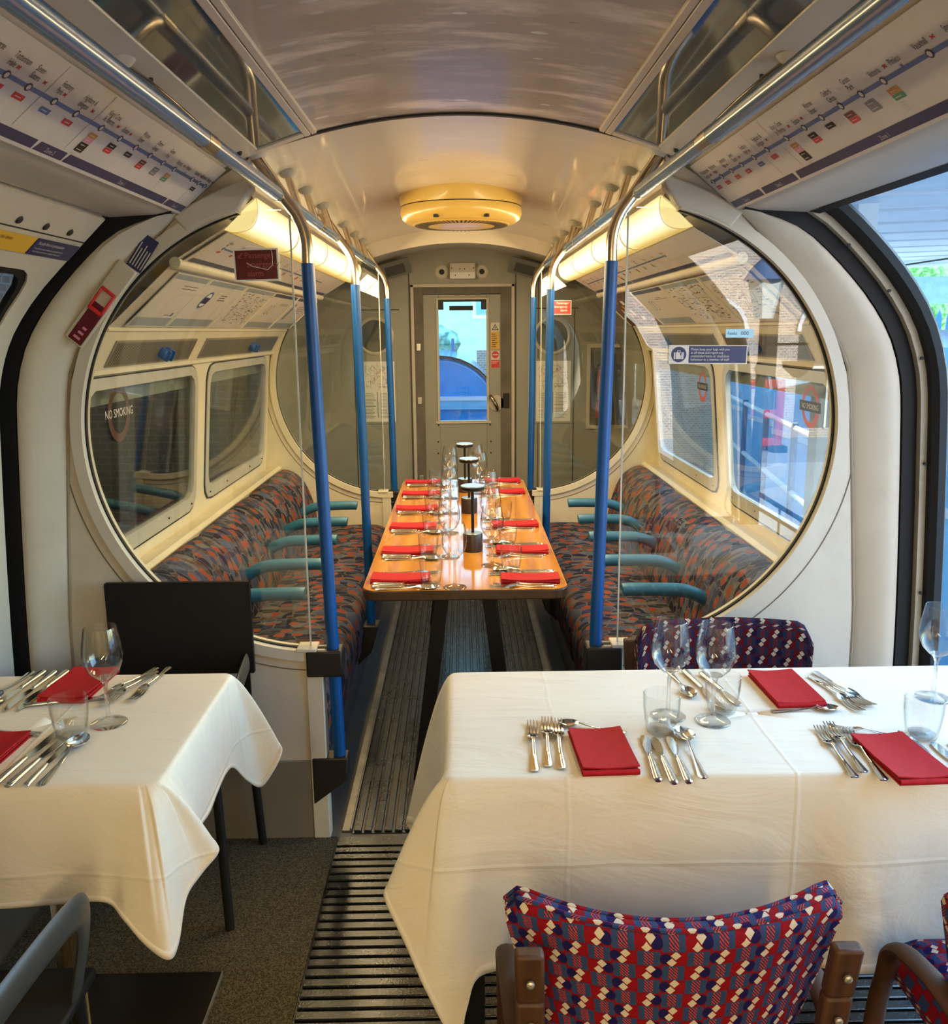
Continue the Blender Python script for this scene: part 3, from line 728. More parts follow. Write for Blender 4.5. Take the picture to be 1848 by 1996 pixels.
# ---- poles and rails
def flange(b, p, r=.03):
    b.lathe([(.010, -.022), (.018, -.018), (r, -.006), (r + .004, 0)], 16, p)
def pole(s, Y, label, near, zb, bracket):
    t = thing('grab_pole', label, 'pole', (s * .40, Y, zb), group=None)
    xt = .418; xb = .388 if near else .402
    b = MB(); b.tube([(s * xb, Y, zb), (s * xt, Y, 1.735)], .0185, 16); build(b, 'sleeve', BLUE, t)
    pth = smooth_path([(s * xt, Y, 1.73), (s * (xt + .002), Y, 1.80), (s * .437, Y, 1.855), (s * .475, Y, 1.91), (s * .512, Y, 1.965), (s * .53, Y, 1.992), (s * .545, Y, ceil_z(.545) - .004)], 5)
    b = MB(); b.tube(pth, .0165, 14); build(b, 'bend', CHROME, t)
    b = MB(); flange(b, (s * .545, Y, ceil_z(.545) + .002)); build(b, 'ceiling_flange', CREAM, t)
    if bracket == 'screen':
        b = MB(); b.b6(s * (xb - .024), s * .472, Y - .036, Y + .036, .54, .622); build(b, 'clamp', DARKB, t, bevel=.006)
        b = MB(); b.hexa([(s * .365, Y - .03, .20), (s * .47, Y - .03, .12), (s * .47, Y + .03, .12), (s * .365, Y + .03, .20), (s * .36, Y - .03, .275), (s * .47, Y - .03, .275), (s * .47, Y + .03, .275), (s * .36, Y + .03, .275)]); build(b, 'foot_bracket', DARKB, t, bevel=.005)
    else:
        b = MB(); b.hexa([(s * .40, Y - .05, .20), (s * .46, Y - .05, .14), (s * .46, Y + .04, .14), (s * .40, Y + .04, .20), (s * .365, Y - .05, zb + .01), (s * .46, Y - .05, zb + .01), (s * .46, Y + .04, zb + .01), (s * .365, Y + .04, zb + .01)]); build(b, 'foot_bracket', DARKB, t, bevel=.006)
    return t
for s, w in ((-1, 'dark'), (1, 'daylight')):
    pole(s, DS + .0, 'blue grab pole clamped to the white draught screen, %s side' % w, True, .268, 'screen')
    pole(s, 3.6 if s < 0 else 4.15, 'blue grab pole standing midway along the bench, %s side' % w, False, .31, 'seat')
    pole(s, DF + .03, 'blue grab pole clamped to the far lamplight-tinted screen, %s side' % w, False, .268, 'screen')
    # rails
    RX, RZ = .487, 1.914
    t = thing('grab_rail', 'blue steel ceiling rail over the white tables, %s side' % w, 'handrail', (s * RX, 1., RZ))
    b = MB(); b.tube([(s * RX, -.6, RZ), (s * RX, 1.775, RZ)], .0175, 16); build(b, 'sleeve', RAILB, t); b = MB(); b.tube([(s * RX, 1.835, RZ), (s * RX, DS - .015, RZ)], .0175, 16); build(b, 'sleeve', RAILB, t)
    b = MB(); b.tube([(s * RX, 1.77, RZ), (s * RX, 1.84, RZ)], .0187, 16); build(b, 'collar', CHROME, t); b = MB(); b.tube([(s * RX, DS - .02, RZ), (s * RX, DS + .0, RZ)], .0187, 16); build(b, 'collar', CHROME, t)
    b = MB(); b.tube(smooth_path([(s * RX, 1.80, RZ), (s * (RX + .012), 1.74, RZ + .018), (s * .535, 1.665, 1.965), (s * .575, 1.61, 1.995)], 4), .0145, 12); hg = build(b, 'hanger', CHROME, t)
    b = MB(); flange(b, (s * .578, 1.605, 2.006)); build(b, 'flange', HEADER, hg)
    t = thing('grab_rail', 'bright steel ceiling rail above the bench edge, %s side' % w, 'handrail', (s * RX, 3.8, RZ))
    b = MB(); b.tube([(s * RX, DS + .02, RZ), (s * RX, DF + .03, RZ)], .0165, 16); build(b, 'tube', RAILB, t)
    for y in (3.2, 3.83, 4.5): b = MB(); b.tube([(s * RX, y - .03, RZ), (s * RX, y + .03, RZ)], .0178, 14); build(b, 'collar', CHROME, t)
    for y in (2.80, 3.12, 3.5, 4.1, 4.5, 4.82):
        b = MB(); b.tube([(s * RX, y, RZ), (s * .52, y, ceil_z(.52) - .004)], .012, 10); hg = build(b, 'hanger', CHROME, t)
        b = MB(); flange(b, (s * .521, y, ceil_z(.521) + .001), .026); build(b, 'flange', GREYP, hg)

# ---- lamps: a row of curved covers along each side
LA, LB = V((.556, 1.912)), V((.648, 1.828))
def lamp_sec(n=12, bulge=.044):
    nn = V((-.675, -.738)); return [LA.lerp(LB, k / n) + nn * (bulge * (sin(PI * (k / n)) ** .75)) for k in range(n + 1)]
def lamp(s, y0, y1, label, mat, group, watts=0):
    t = thing('ceiling_light', label, 'lamp', (s * .59, (y0 + y1) / 2, 1.83), group=group)
    sec = lamp_sec(); ys = [lerp(y0 + .006, y1 - .006, k / 4) for k in range(5)]
    b = MB(); b.grid([[(s * p.x, y, p.y) for p in sec] for y in ys], uv=lambda i, j: (i / 4 * (y1 - y0), j / 12)); b.slab([(s * p.x, ys[0], p.y) for p in sec], (0, .002, 0)) if False else None
    build(b, 'cover', mat, t)
    b = MB()
    for y in (y0 + .004, y1 - .004):
        sec2 = lamp_sec(12, .047); b.grid([[(s * p.x, y - .004, p.y) for p in sec2], [(s * p.x, y + .004, p.y) for p in sec2]])
        b.cur = 1; b.slab([(s * p.x, y, p.y) for p in sec], (0, .001, 0)); b.cur = 0
    build(b, 'end_ring', [FANY, mat], t)
    if watts:
        L = bpy.data.lights.new('tube_light', 'AREA'); L.shape = 'RECTANGLE'; L.size = y1 - y0 - .04; L.size_y = .11; L.energy = watts; L.color = LCOL
        o = bpy.data.objects.new('tube_light', L); col.objects.link(o); o.parent = t
        m = (LA + LB) / 2 + V((-.675, -.738)) * .05; nx, nz = -.675 * s, -.738
        Mw = frameM((s * m.x, (y0 + y1) / 2, m.y), (0, 1, 0), V((nz, 0, -nx)) * (1 if True else -1))
        if Mw.col[2].to_3d().dot(V((nx, 0, nz))) > 0: Mw = Mw @ Matrix.Rotation(PI, 4, 'X')
        o.matrix_basis = WM[t.name].inverted() @ Mw
    return t
LCOL = (1., .75, .39); WF, WN = 7., 9.
NTH = ['first', 'second', 'third', 'fourth', 'fifth', 'sixth', 'seventh']
for s, w in ((-1, 'dark'), (1, 'daylight')):
    ed = [2.515, 3.14, 3.80, 4.45, 5.07]
    for k in range(4): lamp(s, ed[k], ed[k + 1], 'lit yellow lamp cover, %s from the white draught screen, %s side' % (NTH[k], w), LAMPM, None, WF)
    lamp(s, 5.16, 5.55, 'unlit white lamp cover beyond the far screen, first of the row, %s side' % w, OFFL, None)
    lamp(s, 5.55, 5.96, 'unlit white lamp cover beside the end wall, %s side' % w, OFFL, None)
    for k in range(5):
        y0 = -3.1 + k * .58; lamp(s, y0, y0 + .57, 'lit lamp cover over the seats behind the white tables, %s side' % w, LAMPM, 'lamps behind the viewpoint', WN)
    # shaped end cap of the lamp row on the screen
    b = MB(); p = [(CX + q * cos(rad(a)), CZ + q * sin(rad(a))) for q, a in [(.712 - .003 * k, 81 - 2.5 * k) for k in range(0, 9)]] + [(CX + (CR + .05 * max(0, min(1, (a - 76) / 4.5))) * cos(rad(a)), CZ + (CR + .05 * max(0, min(1, (a - 76) / 4.5))) * sin(rad(a))) for a in range(62, 82, 2)]
    b.slab([(s * x, DS - .034, z) for x, z in p], (0, .05, 0)); struct(b, 'trim_%d' % (25 if s < 0 else 26), CREAM, bevel=.006)

# ---- smoked light panels in the near ceiling slopes
for s, w in ((-1, 'dark'), (1, 'daylight')):
    t = thing('ceiling_panel', 'long smoked glossy panel in a cream frame in the ceiling, %s side' % w, 'ceiling light', (s * .47, 1.2, 2.0))
    z0, z1 = ceil_z(.405) - .004, ceil_z(.522) - .008
    def P(x, y, d=0.): f = (x - .405) / (.522 - .405); return V((s * x, y, lerp(z0, z1, f) + d))
    b = MB(); b.hexa([P(.405, -1.2), P(.522, -1.2), P(.522, 2.42), P(.405, 2.42), P(.405, -1.2, .012), P(.522, -1.2, .012), P(.522, 2.42, .012), P(.405, 2.42, .012)]); build(b, 'cover', SMOKE, t)
    b = MB()
    for xa, xb in ((.388, .404), (.372, .386)): b.hexa([P(xa, -1.25, -.006), P(xb, -1.25, -.006), P(xb, 2.455, -.006), P(xa, 2.455, -.006), P(xa, -1.25, .02), P(xb, -1.25, .02), P(xb, 2.455, .02), P(xa, 2.455, .02)])
    b.hexa([P(.523, -1.25, -.004), P(.575, -1.25, -.004), P(.575, 2.455, -.004), P(.523, 2.455, -.004), P(.523, -1.25, .02), P(.575, -1.25, .02), P(.575, 2.455, .02), P(.523, 2.455, .02)])
    b.hexa([P(.405, 2.421, -.005), P(.53, 2.421, -.005), P(.53, 2.456, -.005), P(.405, 2.456, -.005), P(.405, 2.421, .02), P(.53, 2.421, .02), P(.53, 2.456, .02), P(.405, 2.456, .02)])
    build(b, 'frame', HEADER, t, bevel=.002)
    b = MB()
    for y in (1.72, 2.38): p = P(.56, y, -.004); b.lathe([(.004, -.008), (.007, -.004), (.007, .002)], 8, p)
    build(b, 'screw', DARKM, t)

# ---- round ventilator on the ceiling
t = thing('ceiling_fan', 'round yellowed ceiling ventilator with a slotted underside', 'ventilator', (.008, 3.85, 1.985))
c = (.008, 3.85, 0)
b = MB(); b.lathe([(.262, 2.115), (.258, 2.08), (.252, 2.058)], 48, c, cap0=False, cap1=False); build(b, 'base_ring', FANY, t)
b = MB(); b.lathe([(.250, 2.058), (.250, 2.053)], 48, c, cap0=False, cap1=False); build(b, 'seam', DARKM, t)
b = MB(); b.lathe([(.253, 2.054), (.256, 2.03), (.248, 2.008), (.225, 1.992), (.205, 1.988)], 48, c, cap0=False, cap1=False); build(b, 'body', FANY, t)
b = MB(); b.lathe([(.206, 1.988), (.20, 1.984), (.10, 1.979), (0.0001, 1.978)], 48, c, cap0=False, cap1=False); gr = build(b, 'grille', FANY, t)
b = MB()
for k in range(64):
    a = 2 * PI * k / 64; d = V((cos(a), sin(a), 0)); n = V((-sin(a), cos(a), 0)) * .0042; q = V(c)
    p0, p1 = q + d * .14 + V((0, 0, 1.9800)), q + d * .197 + V((0, 0, 1.9829)); b.quad(p0 - n, p0 + n, p1 + n, p1 - n)
build(b, 'slot', DARKM, gr)
b = MB()
for a in (-115, -65):
    p = V((c[0] + .2385 * cos(rad(a)), c[1] + .2385 * sin(rad(a)), 2.000)); b.lathe([(.011, -.006), (.011, .004)], 10, p)
build(b, 'screw', DARKM, t)
# ------------------------------------------------------------------ end wall
WI = MB()
DX0, DX1, DZ = -.315, .345, 1.835            # frame opening
b = MB()
b.b6(-1.3, DX0, YE, YE + .05, 0, 2.15); b.b6(DX1, 1.3, YE, YE + .05, 0, 2.15); b.b6(DX0, DX1, YE, YE + .05, DZ, 2.15)
struct(b, 'wall_end', GREYP)
# side walls of the end lobby
for s, nm in ((-1, 'left'), (1, 'right')):
    b = MB(); b.sweep(side([(1.17, 0), (1.15, .85), (1.095, 1.4), (.98, 1.63), (.78, 1.83), (.55, 1.97)], s), DF + .02, YE + .02, (s * .02, .01)); struct(b, 'wall_%s' % nm, GREYP)
b = MB()
for x0, x1 in ((DX0 - .03, DX0 - .022), (DX1 + .022, DX1 + .03), (-.50 + .0, -.494), (.52, .526)): b.b6(x0, x1, YE - .004, YE, 0, 1.93 if abs(x0) < .4 else 1.9)
struct(b, 'trim_27', pm('wall_joint', (.10, .09, .07), .6))
b = MB()
b.b6(DX0 - .018, DX0 + .004, YE - .02, YE + .05, 0, DZ + .02); b.b6(DX1 - .004, DX1 + .018, YE - .02, YE + .05, 0, DZ + .02); b.b6(DX0 - .018, DX1 + .018, YE - .02, YE + .05, DZ, DZ + .022)
struct(b, 'trim_28', CREAM, bevel=.003)
b = MB(); b.b6(DX0 + .004, -.25, YE + .0, YE + .06, 0, DZ - .0); b.b6(.27, DX1 - .004, YE + .0, YE + .06, 0, DZ); b.b6(DX0 + .004, DX1 - .004, YE + .01, YE + .09, 1.788, DZ)
struct(b, 'trim_29', pm('door_recess', (.13, .11, .085), .6, var=.3))
# end door
d = sroot('door_3', (.01, YE + .03, 0))
x0, x1 = -.255, .275
gx0, gx1, gz0, gz1 = -.148, .174, .945, 1.755
b = MB(); b.b6(x0, gx0, YE + .01, YE + .05, .02, 1.795); b.b6(gx1, x1, YE + .01, YE + .05, .02, 1.795); b.b6(gx0, gx1, YE + .01, YE + .05, .02, gz0); b.b6(gx0, gx1, YE + .01, YE + .05, gz1, 1.795)
build(b, 'door_panel', GREYP, d, bevel=.003)
b = MB()
for a in ((gx0 - .016, gx0, gz0 - .0, gz1), (gx1, gx1 + .016, gz0, gz1), (gx0 - .03, gx1 + .03, gz0 - .02, gz0), (gx0 - .016, gx1 + .016, gz1, gz1 + .012)): b.b6(a[0], a[1], YE + .002, YE + .012, a[2], a[3])
build(b, 'window_frame', CREAM, d, bevel=.002)
b = MB(); b.b6(gx0, gx1, YE + .028, YE + .033, gz0, gz1); build(b, 'pane', PANE, d)
b = MB(); b.b6(gx0, gx0 + .035, YE + .008, YE + .03, 1.69, 1.755); b.b6(gx1 - .035, gx1, YE + .008, YE + .03, 1.69, 1.755); b.b6(gx0, gx1, YE + .01, YE + .03, 1.742, 1.756); build(b, 'blind_bracket', DARKB, d, bevel=.004)
b = MB(); b.b6(-.075, .085, YE + .024, YE + .027, 1.685, 1.715); build(b, 'window_sticker', BLACKP, d)
b = MB(); b.lathe([(.055, 0), (.055, .008), (.05, .012)], 28, (.242, YE + .012, 1.062), 'y'); hp = build(b, 'lock_plate', CREAM, d)
b = MB(); b.tube(smooth_path([(.245, YE - .01, 1.02), (.235, YE - .03, 1.05), (.21, YE - .03, 1.095), (.195, YE - .015, 1.115)], 5), [.012] * 16, 10); build(b, 'lever', CHROME, hp)
b = MB(); b.b6(.285, .325, YE - .012, YE + .02, 1.03, 1.13); build(b, 'latch_box', DARKB, d, bevel=.004)
b = MB()
for z in (.52, 1.06, 1.42): b.b6(-.30, -.27, YE - .012, YE + .01, z, z + .05)
build(b, 'hinge', ALU, d, bevel=.003)
b = MB()
for x, z in ((-.16, .935), (-.16, .915), (.195, .935), (.195, .915), (-.165, .80), (.20, .80), (-.165, .72), (.20, .72)): b.lathe([(.006, -.003), (.006, .002)], 8, (x, YE + .0085, z), 'y')
build(b, 'screw', DARKM, d)
# portholes
for s, x, z, w in ((-1, -.577, 1.521, 'dark'), (1, .616, 1.512, 'daylight')):
    t = thing('porthole', 'round dark porthole in the end wall, %s side of the end door' % w, 'porthole', (x, YE, z - .11))
    b = MB(); b.lathe([(.106, .0), (.106, .012), (.116, .016), (.126, .012), (.128, 0)], 40, (x, YE + .0, z), 'y', cap0=False, cap1=False); build(b, 'rim', CREAM, t)
    b = MB(); b.lathe([(.107, .004), (.107, .006)], 40, (x, YE, z), 'y'); build(b, 'pane', SMOKE, t)
# network-map posters
def map_poster(x, z0, z1, wd, label):
    t = thing('map_poster', label, 'poster', (x, YE, z0))
    b = MB(); b.b6(x - wd / 2 - .015, x + wd / 2 + .015, YE - .006, YE - .0005, z0 - .015, z1 + .015); build(b, 'frame', GREYP, t, bevel=.002)
    b = MB(); b.M = frameM((x, YE - .0065, z0), (1, 0, 0), (0, 0, 1)); h = z1 - z0
    b.mat(0).rect(-wd / 2, 0, wd / 2, h); b.mat(1); rr = random.Random(3)
    for k in range(90):
        xx, yy = rr.uniform(-.42, .42) * wd, h * rr.uniform(.57, .94); a = rr.choice((0, PI / 4, -PI / 4, PI / 2)); L = rr.uniform(.012, .05)
        b.cur = rr.choice((1, 1, 1, 1, 2, 3, 1)); b.line(xx - L / 2 * cos(a), yy - L / 2 * sin(a), xx + L / 2 * cos(a), yy + L / 2 * sin(a), .0018, .0004)
    b.mat(1)
    for k in range(18):
        yy = h * .06 + k * h * .024
        for x0 in (-.40 * wd, .06 * wd): b.rect(x0, yy, x0 + rr.uniform(.24, .34) * wd, yy + .0035, .0004)
    b.rect(-.005, h * .07, .0, h * .5, .0004)
    build(b, 'print', [POSTW, GREYT, RED, MIDB, GRNP], t, smooth=False)
map_poster(-.569, .945, 1.352, .235, 'network map poster on the end wall below the porthole, dark side')
map_poster(.628, .935, 1.345, .235, 'network map poster on the end wall below the porthole, daylight side')
# wall access panels (joints around the poster panels)
b = MB()
for xa, xb in ((-.72, -.44), (.48, .765)):
    b.b6(xa - .005, xa, YE - .0035, YE, .10, 1.69); b.b6(xb, xb + .005, YE - .0035, YE, .10, 1.69) if xb > 0 else None; b.b6(xa - .005, xb + .03, YE - .0035, YE, 1.69, 1.696)
struct(b, 'trim_30', DARKM)
# extinguisher in its niche
t = thing('extinguisher_niche', 'glazed cabinet recess holding the fire extinguisher in the end wall', 'cabinet', (1.0, YE, .92))
b = MB()
for a in ((.855, .88, .90, 1.44), (1.13, 1.155, .90, 1.44), (.855, 1.155, .88, .905), (.855, 1.155, 1.43, 1.455)): b.b6(a[0], a[1], YE - .012, YE, a[2], a[3])
build(b, 'frame', CREAM, t, bevel=.003)
b = MB(); b.b6(.88, 1.13, YE - .001, YE + .0, .905, 1.43); build(b, 'back_plate', pm('niche_dark', (.06, .065, .06), .5), t)
t = thing('fire_extinguisher', 'red fire extinguisher with black hose in the end wall recess', 'fire extinguisher', (.965, YE - .06, .91))
c = (.965, YE - .06, 0)
b = MB(); b.lathe([(.05, .915), (.055, .925), (.055, 1.24), (.045, 1.275), (.02, 1.295), (.018, 1.31)], 24, c); build(b, 'cylinder', ERED, t)
b = MB(); b.lathe([(.056, 1.09), (.0565, 1.09), (.0565, 1.12), (.056, 1.12)], 24, c, cap0=False, cap1=False); b.lathe([(.052, .91), (.0565, .915), (.0565, .96)], 24, c); build(b, 'band', BLACK, t)
b = MB(); b.b6(.95, .98, YE - .075, YE - .045, 1.305, 1.335); b.b6(.955, .975, YE - .12, YE - .04, 1.335, 1.347); build(b, 'valve', BLACK, t, bevel=.002)
b = MB(); b.tube(smooth_path([(.965, YE - .075, 1.32), (.92, YE - .08, 1.315), (.905, YE - .085, 1.24), (.908, YE - .09, 1.05)], 5), .008, 8); build(b, 'hose', BLACK, t)
b = MB(); b.M = frameM((.965, YE - .118, 1.0), (1, 0, 0), (0, 0, 1)); b.annul(.0, .17, .012, .018); b.rect(-.025, .05, .025, .056); b.rect(-.025, .04, .015, .044); build(b, 'label_print', PRINTW, t, smooth=False)
# speakers, control box, louvres
for x, w in ((-.121, 'dark'), (.145, 'daylight')):
    t = thing('speaker', 'round cream speaker above the end door, %s side of the box' % w, 'speaker', (x, YE, 1.89))
    b = MB(); b.lathe([(.045, 0), (.045, .006), (.035, .009)], 28, (x, YE, 1.934), 'y'); build(b, 'plate', CREAM, t)
    b = MB(); b.lathe([(.018, .008), (.018, .011)], 20, (x, YE, 1.934), 'y'); build(b, 'cone', DARKM, t)
t = thing('control_box', 'cream metal box above the end door between two speakers', 'box', (.017, YE, 1.88))
b = MB(); b.b6(-.069, .103, YE - .05, YE, 1.885, 1.99); build(b, 'housing', CREAM, t, bevel=.006)
b = MB(); b.b6(-.067, .101, YE - .054, YE - .049, 1.888, 1.93); build(b, 'cover', WHITEP, t, bevel=.003)
b = MB()
for x, z in ((-.055, 1.955), (.09, 1.955), (-.03, 1.91), (.06, 1.91), (0, 1.95), (.03, 1.95)): b.lathe([(.005, -.056 + .0), (.005, -.048)], 8, (x, YE, z), 'y') if False else b.box((x, YE - (.0555 if z < 1.93 else .0505), z), (.007, .004, .007))
build(b, 'screw', DARKM, t)
for s, w in ((-1, 'dark'), (1, 'daylight')):
    t = thing('louvre_panel', 'grey framed louvre panel in the lobby ceiling, %s side' % w, 'vent', (s * .43, 5.7, 1.95))
    M = frameM((s * .425, YE - .07, 1.95), (1, 0, -s * .27), (0, -.62, .78))
    b = MB(); b.M = M; b.box((0, 0, -.004), (.20, .12, .016)); build(b, 'frame', pm('louvre_frame' + w, (.20, .20, .18), .45), t, bevel=.003)
    b = MB(); b.M = M; b.box((0, -.004, .005), (.13, .072, .004)); build(b, 'louvre', pm('louvre_dark' + w, (.085, .09, .085), .5), t, bevel=.002)
# warning stickers on the end door
def on_end(x, z, y=YE + .0085): return frameM((x, y, z), (1, 0, 0), (0, 0, 1))
t = thing('warning_sign', 'white sign with black warning triangle and yellow notice on the end door', 'sign', M=on_end(.233, 1.515))
b = MB(); b.M = WM[t.name]; b.box((0, .0, .0), (.058, .175, .0014)); build(b, 'plate', PRINTW, t)
b = MB(); b.M = WM[t.name]; b.mat(0); b.poly([(-.024, .038, .0012), (.024, .038, .0012), (0, .08, .0012)]); b.mat(1); b.poly([(-.016, .043, .0016), (.016, .043, .0016), (0, .071, .0016)]); b.mat(0); b.rect(-.003, .048, .003, .062, .002)
b.mat(2); b.rect(-.029, -.088, .029, .028, .0012); b.mat(0)
for k in range(7): b.rect(-.024, -.075 + k * .014, R.uniform(.0, .023), -.070 + k * .014, .0016)
build(b, 'print', [INK, PRINTW, YEL], t, smooth=False)
t = thing('no_entry_sign', 'red no entry disc over a red notice on the end door', 'sign', M=on_end(.233, 1.36))
b = MB(); b.M = WM[t.name]; b.box((0, 0, 0), (.058, .115, .0014)); build(b, 'plate', PRINTW, t)
b = MB(); b.M = WM[t.name]; b.mat(0); b.disc(0, .03, .024, .0012); b.rect(-.028, -.057, .028, -.005, .0012); b.mat(1); b.rect(-.017, .026, .017, .034, .0016); b.rect(-.024, -.018, .022, -.015, .0016); b.rect(-.024, -.028, .01, -.025, .0016)
build(b, 'print', [RED, PRINTW], t, smooth=False)
# ------------------------------------------------------------------ line diagrams, posters and notices
ST = {'Tottenham\nHale': 'n', 'Seven\nSisters': 'n', 'Finsbury\nPark': 'n', 'Highbury &\nIslington': 'n', "King's Cross\nSt. Pancras": 'n', 'Euston': 'n', 'Warren\nStreet': '', 'Oxford\nCircus': '', 'Green\nPark': '', 'Victoria': 'n', 'Pimlico': 't', 'Vauxhall': 'n', 'Stockwell': '', 'Brixton': 'n', 'Blackhorse\nRoad': '', 'Walthamstow\nCentral': 'n'}
BOX = {'Tottenham\nHale': [(2, 1)], 'Seven\nSisters': [(2, 1)], 'Finsbury\nPark': [(3, 1)], 'Highbury &\nIslington': [(2, 1)], "King's Cross\nSt. Pancras": [(8, 1), (9, 1), (5, 2)], 'Euston': [(5, 1), (2, 1)], 'Warren\nStreet': [(5, 1)], 'Oxford\nCircus': [(10, 1), (2, 1)], 'Green\nPark': [(6, 2)], 'Victoria': [(8, 1), (7, 1)], 'Stockwell': [(5, 1)], 'Walthamstow\nCentral': [(2, 1)], 'Blackhorse\nRoad': [(2, 1)], 'Vauxhall': [], 'Brixton': []}
MAPM = [PRINTW, INK, RED, MIDB, NAVY, BLACKP, GREYT, GRNP, ORG, PINK, DRED, PRINTW]
def diagram(t, M, x0, x1, h, stations, zones, scale=1., seps=()):
    b = MB(); b.M = M; b.b6(x0, x1, 0, h, -.002, .0); build(b, 'board', PRINTW, t)
    b = MB(); b.M = M
    yl = h * .60; z = .0005
    xs = [x for _, x in stations]
    b.mat(3).rect(min(xs) - .02 * scale, yl - .0045 * scale, max(xs) + .02 * scale, yl + .0045 * scale, z)
    for name, x in stations:
        ds = .019 * scale
        lines = name.split('\n')
        b.mat(1)
        for q, ln in enumerate(lines): b.text(ln, x - .022 * scale, yl + (.016 + .0165 * (len(lines) - 1 - q)) * scale, ds, z, sx=.62)
        kind = ST.get(name, '')
        if kind == 'n':
            b.mat(2); xx = x - .022 * scale + .0095 * scale * .62 * max(4, len(lines[-1])) + .004; b.line(xx, yl + .018 * scale, xx + .010 * scale, yl + .024 * scale, .003 * scale, z); b.line(xx, yl + .024 * scale, xx + .010 * scale, yl + .018 * scale, .003 * scale, z)
        if kind == 't': b.mat(3).rect(x - .003, yl, x + .003, yl + .010 * scale, z)
        else:
            b.mat(1).disc(x, yl, .0088 * scale, z + .0004, 20); b.mat(0).disc(x, yl, .0056 * scale, z + .0008, 20)
        yb = yl - .018 * scale
        for mi, n in BOX.get(name, []):
            hh = .0125 * scale * n
            b.mat(mi).rect(x - .018 * scale, yb - hh, x + .018 * scale, yb, z)
            b.mat(0)
            for k in range(n): b.rect(x - .012 * scale, yb - .0072 * scale - k * .0125 * scale, x + .008 * scale, yb - .0055 * scale - k * .0125 * scale, z + .0004)
            yb -= hh + .001
        if name in ("King's Cross\nSt. Pancras", 'Victoria'):
            b.mat(1)
            for k in range(4 if name == 'Victoria' else 2): b.text(('Transfer here', 'for trains to', 'the south', 'and airport')[k] if False else 'i  i i ii  i', x - .018 * scale, yb - (.007 + k * .006) * scale, .006 * scale, z)
    for x in seps: b.mat(6).rect(x - .0006, h * .20, x + .0006, h * .98, z)
    for a, c, nm in zones:
        b.mat(4).poly([(a, h * .045, z), (c, h * .045, z), (c, h * .165, z), (a + .008, h * .165, z)]); b.mat(0).text(nm, (a + c) / 2, h * .068, .016 * scale, z + .0004, 'CENTER', .8)
    build(b, 'print', MAPM, t, smooth=False)
HM = .1726
def nearM(s, y): return frameM((s * .753 - s * .0045, y, 1.868 - .0055), (0, -s, 0), (-s * .133, 0, .110))
t = thing('line_map', 'long white line diagram over the closed doors, dark side', 'map', (-.68, 1.2, 1.9))
LY = [('Tottenham\nHale', 1.407), ('Seven\nSisters', 1.474), ('Finsbury\nPark', 1.562), ('Highbury &\nIslington', 1.646), ("King's Cross\nSt. Pancras", 1.755), ('Euston', 1.847), ('Warren\nStreet', 1.932), ('Oxford\nCircus', 2.017), ('Green\nPark', 2.102), ('Victoria', 2.18), ('Pimlico', 2.25), ('Vauxhall', 2.32), ('Stockwell', 2.375), ('Brixton', 2.425)]
LY = [('Blackhorse\nRoad', 1.33), ('Walthamstow\nCentral', 1.25)] + LY
diagram(t, nearM(-1, 0), .2, 2.455, HM, LY, [(.9, 1.62, 'Zone 3'), (1.625, 1.735, 'Zone 2'), (1.74, 2.30, 'Zone 1'), (2.305, 2.45, 'Zone 2')], .92, (1.52, 1.71, 2.36))
t = thing('line_map', 'long white line diagram over the open doorway, daylight side', 'map', (.68, 1.2, 1.9))
RY = [('Walthamstow\nCentral', 2.411), ('Blackhorse\nRoad', 2.334), ('Tottenham\nHale', 2.253), ('Seven\nSisters', 2.174), ('Finsbury\nPark', 2.085), ('Highbury &\nIslington', 1.999), ("King's Cross\nSt. Pancras", 1.884), ('Euston', 1.79), ('Warren\nStreet', 1.708), ('Oxford\nCircus', 1.625), ('Green\nPark', 1.546), ('Victoria', 1.468), ('Pimlico', 1.402), ('Vauxhall', 1.33), ('Stockwell', 1.25), ('Brixton', 1.17)]
diagram(t, nearM(1, 0), -2.455, -.2, HM, [(n, -y) for n, y in RY], [(-2.45, -2.22, 'Zone 3'), (-2.21, -2.0, 'Zone 2'), (-1.99, -1.2, 'Zone 1'), (-1.19, -.9, 'Zone 2')], .92, (-2.04, -1.93))
# saloon line maps and posters
HS = math.hypot(.135, .085)
for s, w in ((-1, 'dark'), (1, 'daylight')):
    t = thing('line_map', 'line diagram above the posters inside the far saloon, %s side' % w, 'map', (s * .71, 3.6, 1.78))
    M = frameM((s * .778 - s * .004, 3.78, 1.752 - .005), (0, -s, 0), (-s * .135, 0, .078))
    names = [n for n, _ in (RY if s > 0 else LY)]
    names = names[:14] if s < 0 else names[:14]
    st = [(n, -1.1 + .14 * k) for k, n in enumerate(names)]
    diagram(t, M, -1.24, 1.28, HS * .96, st, [(-1.22, -.5, 'Zone 3'), (-.49, -.2, 'Zone 2'), (-.19, .9, 'Zone 1'), (.91, 1.25, 'Zone 2')], .75, (-.5, .9))
PP = {-1: [(2.60, 2.93, 'plain'), (2.955, 3.42, 'roundel'), (3.44, 3.94, 'map'), (3.955, 4.50, 'chart'), (4.515, 5.05, 'card')], 1: [(2.56, 3.05, 'map2'), (3.07, 3.62, 'map'), (3.64, 4.24, 'chart'), (4.26, 5.05, 'photo')]}
PLB = {'plain': 'pale poster with grey-blue foot band', 'roundel': 'pale poster with a blue and white oval emblem', 'map': 'pale poster covered with a fine network map', 'map2': 'cream poster covered with small map lines', 'chart': 'grey poster with a looped line drawing', 'card': 'grey poster with a dark narrow strip', 'photo': 'brown picture poster with orange shapes'}
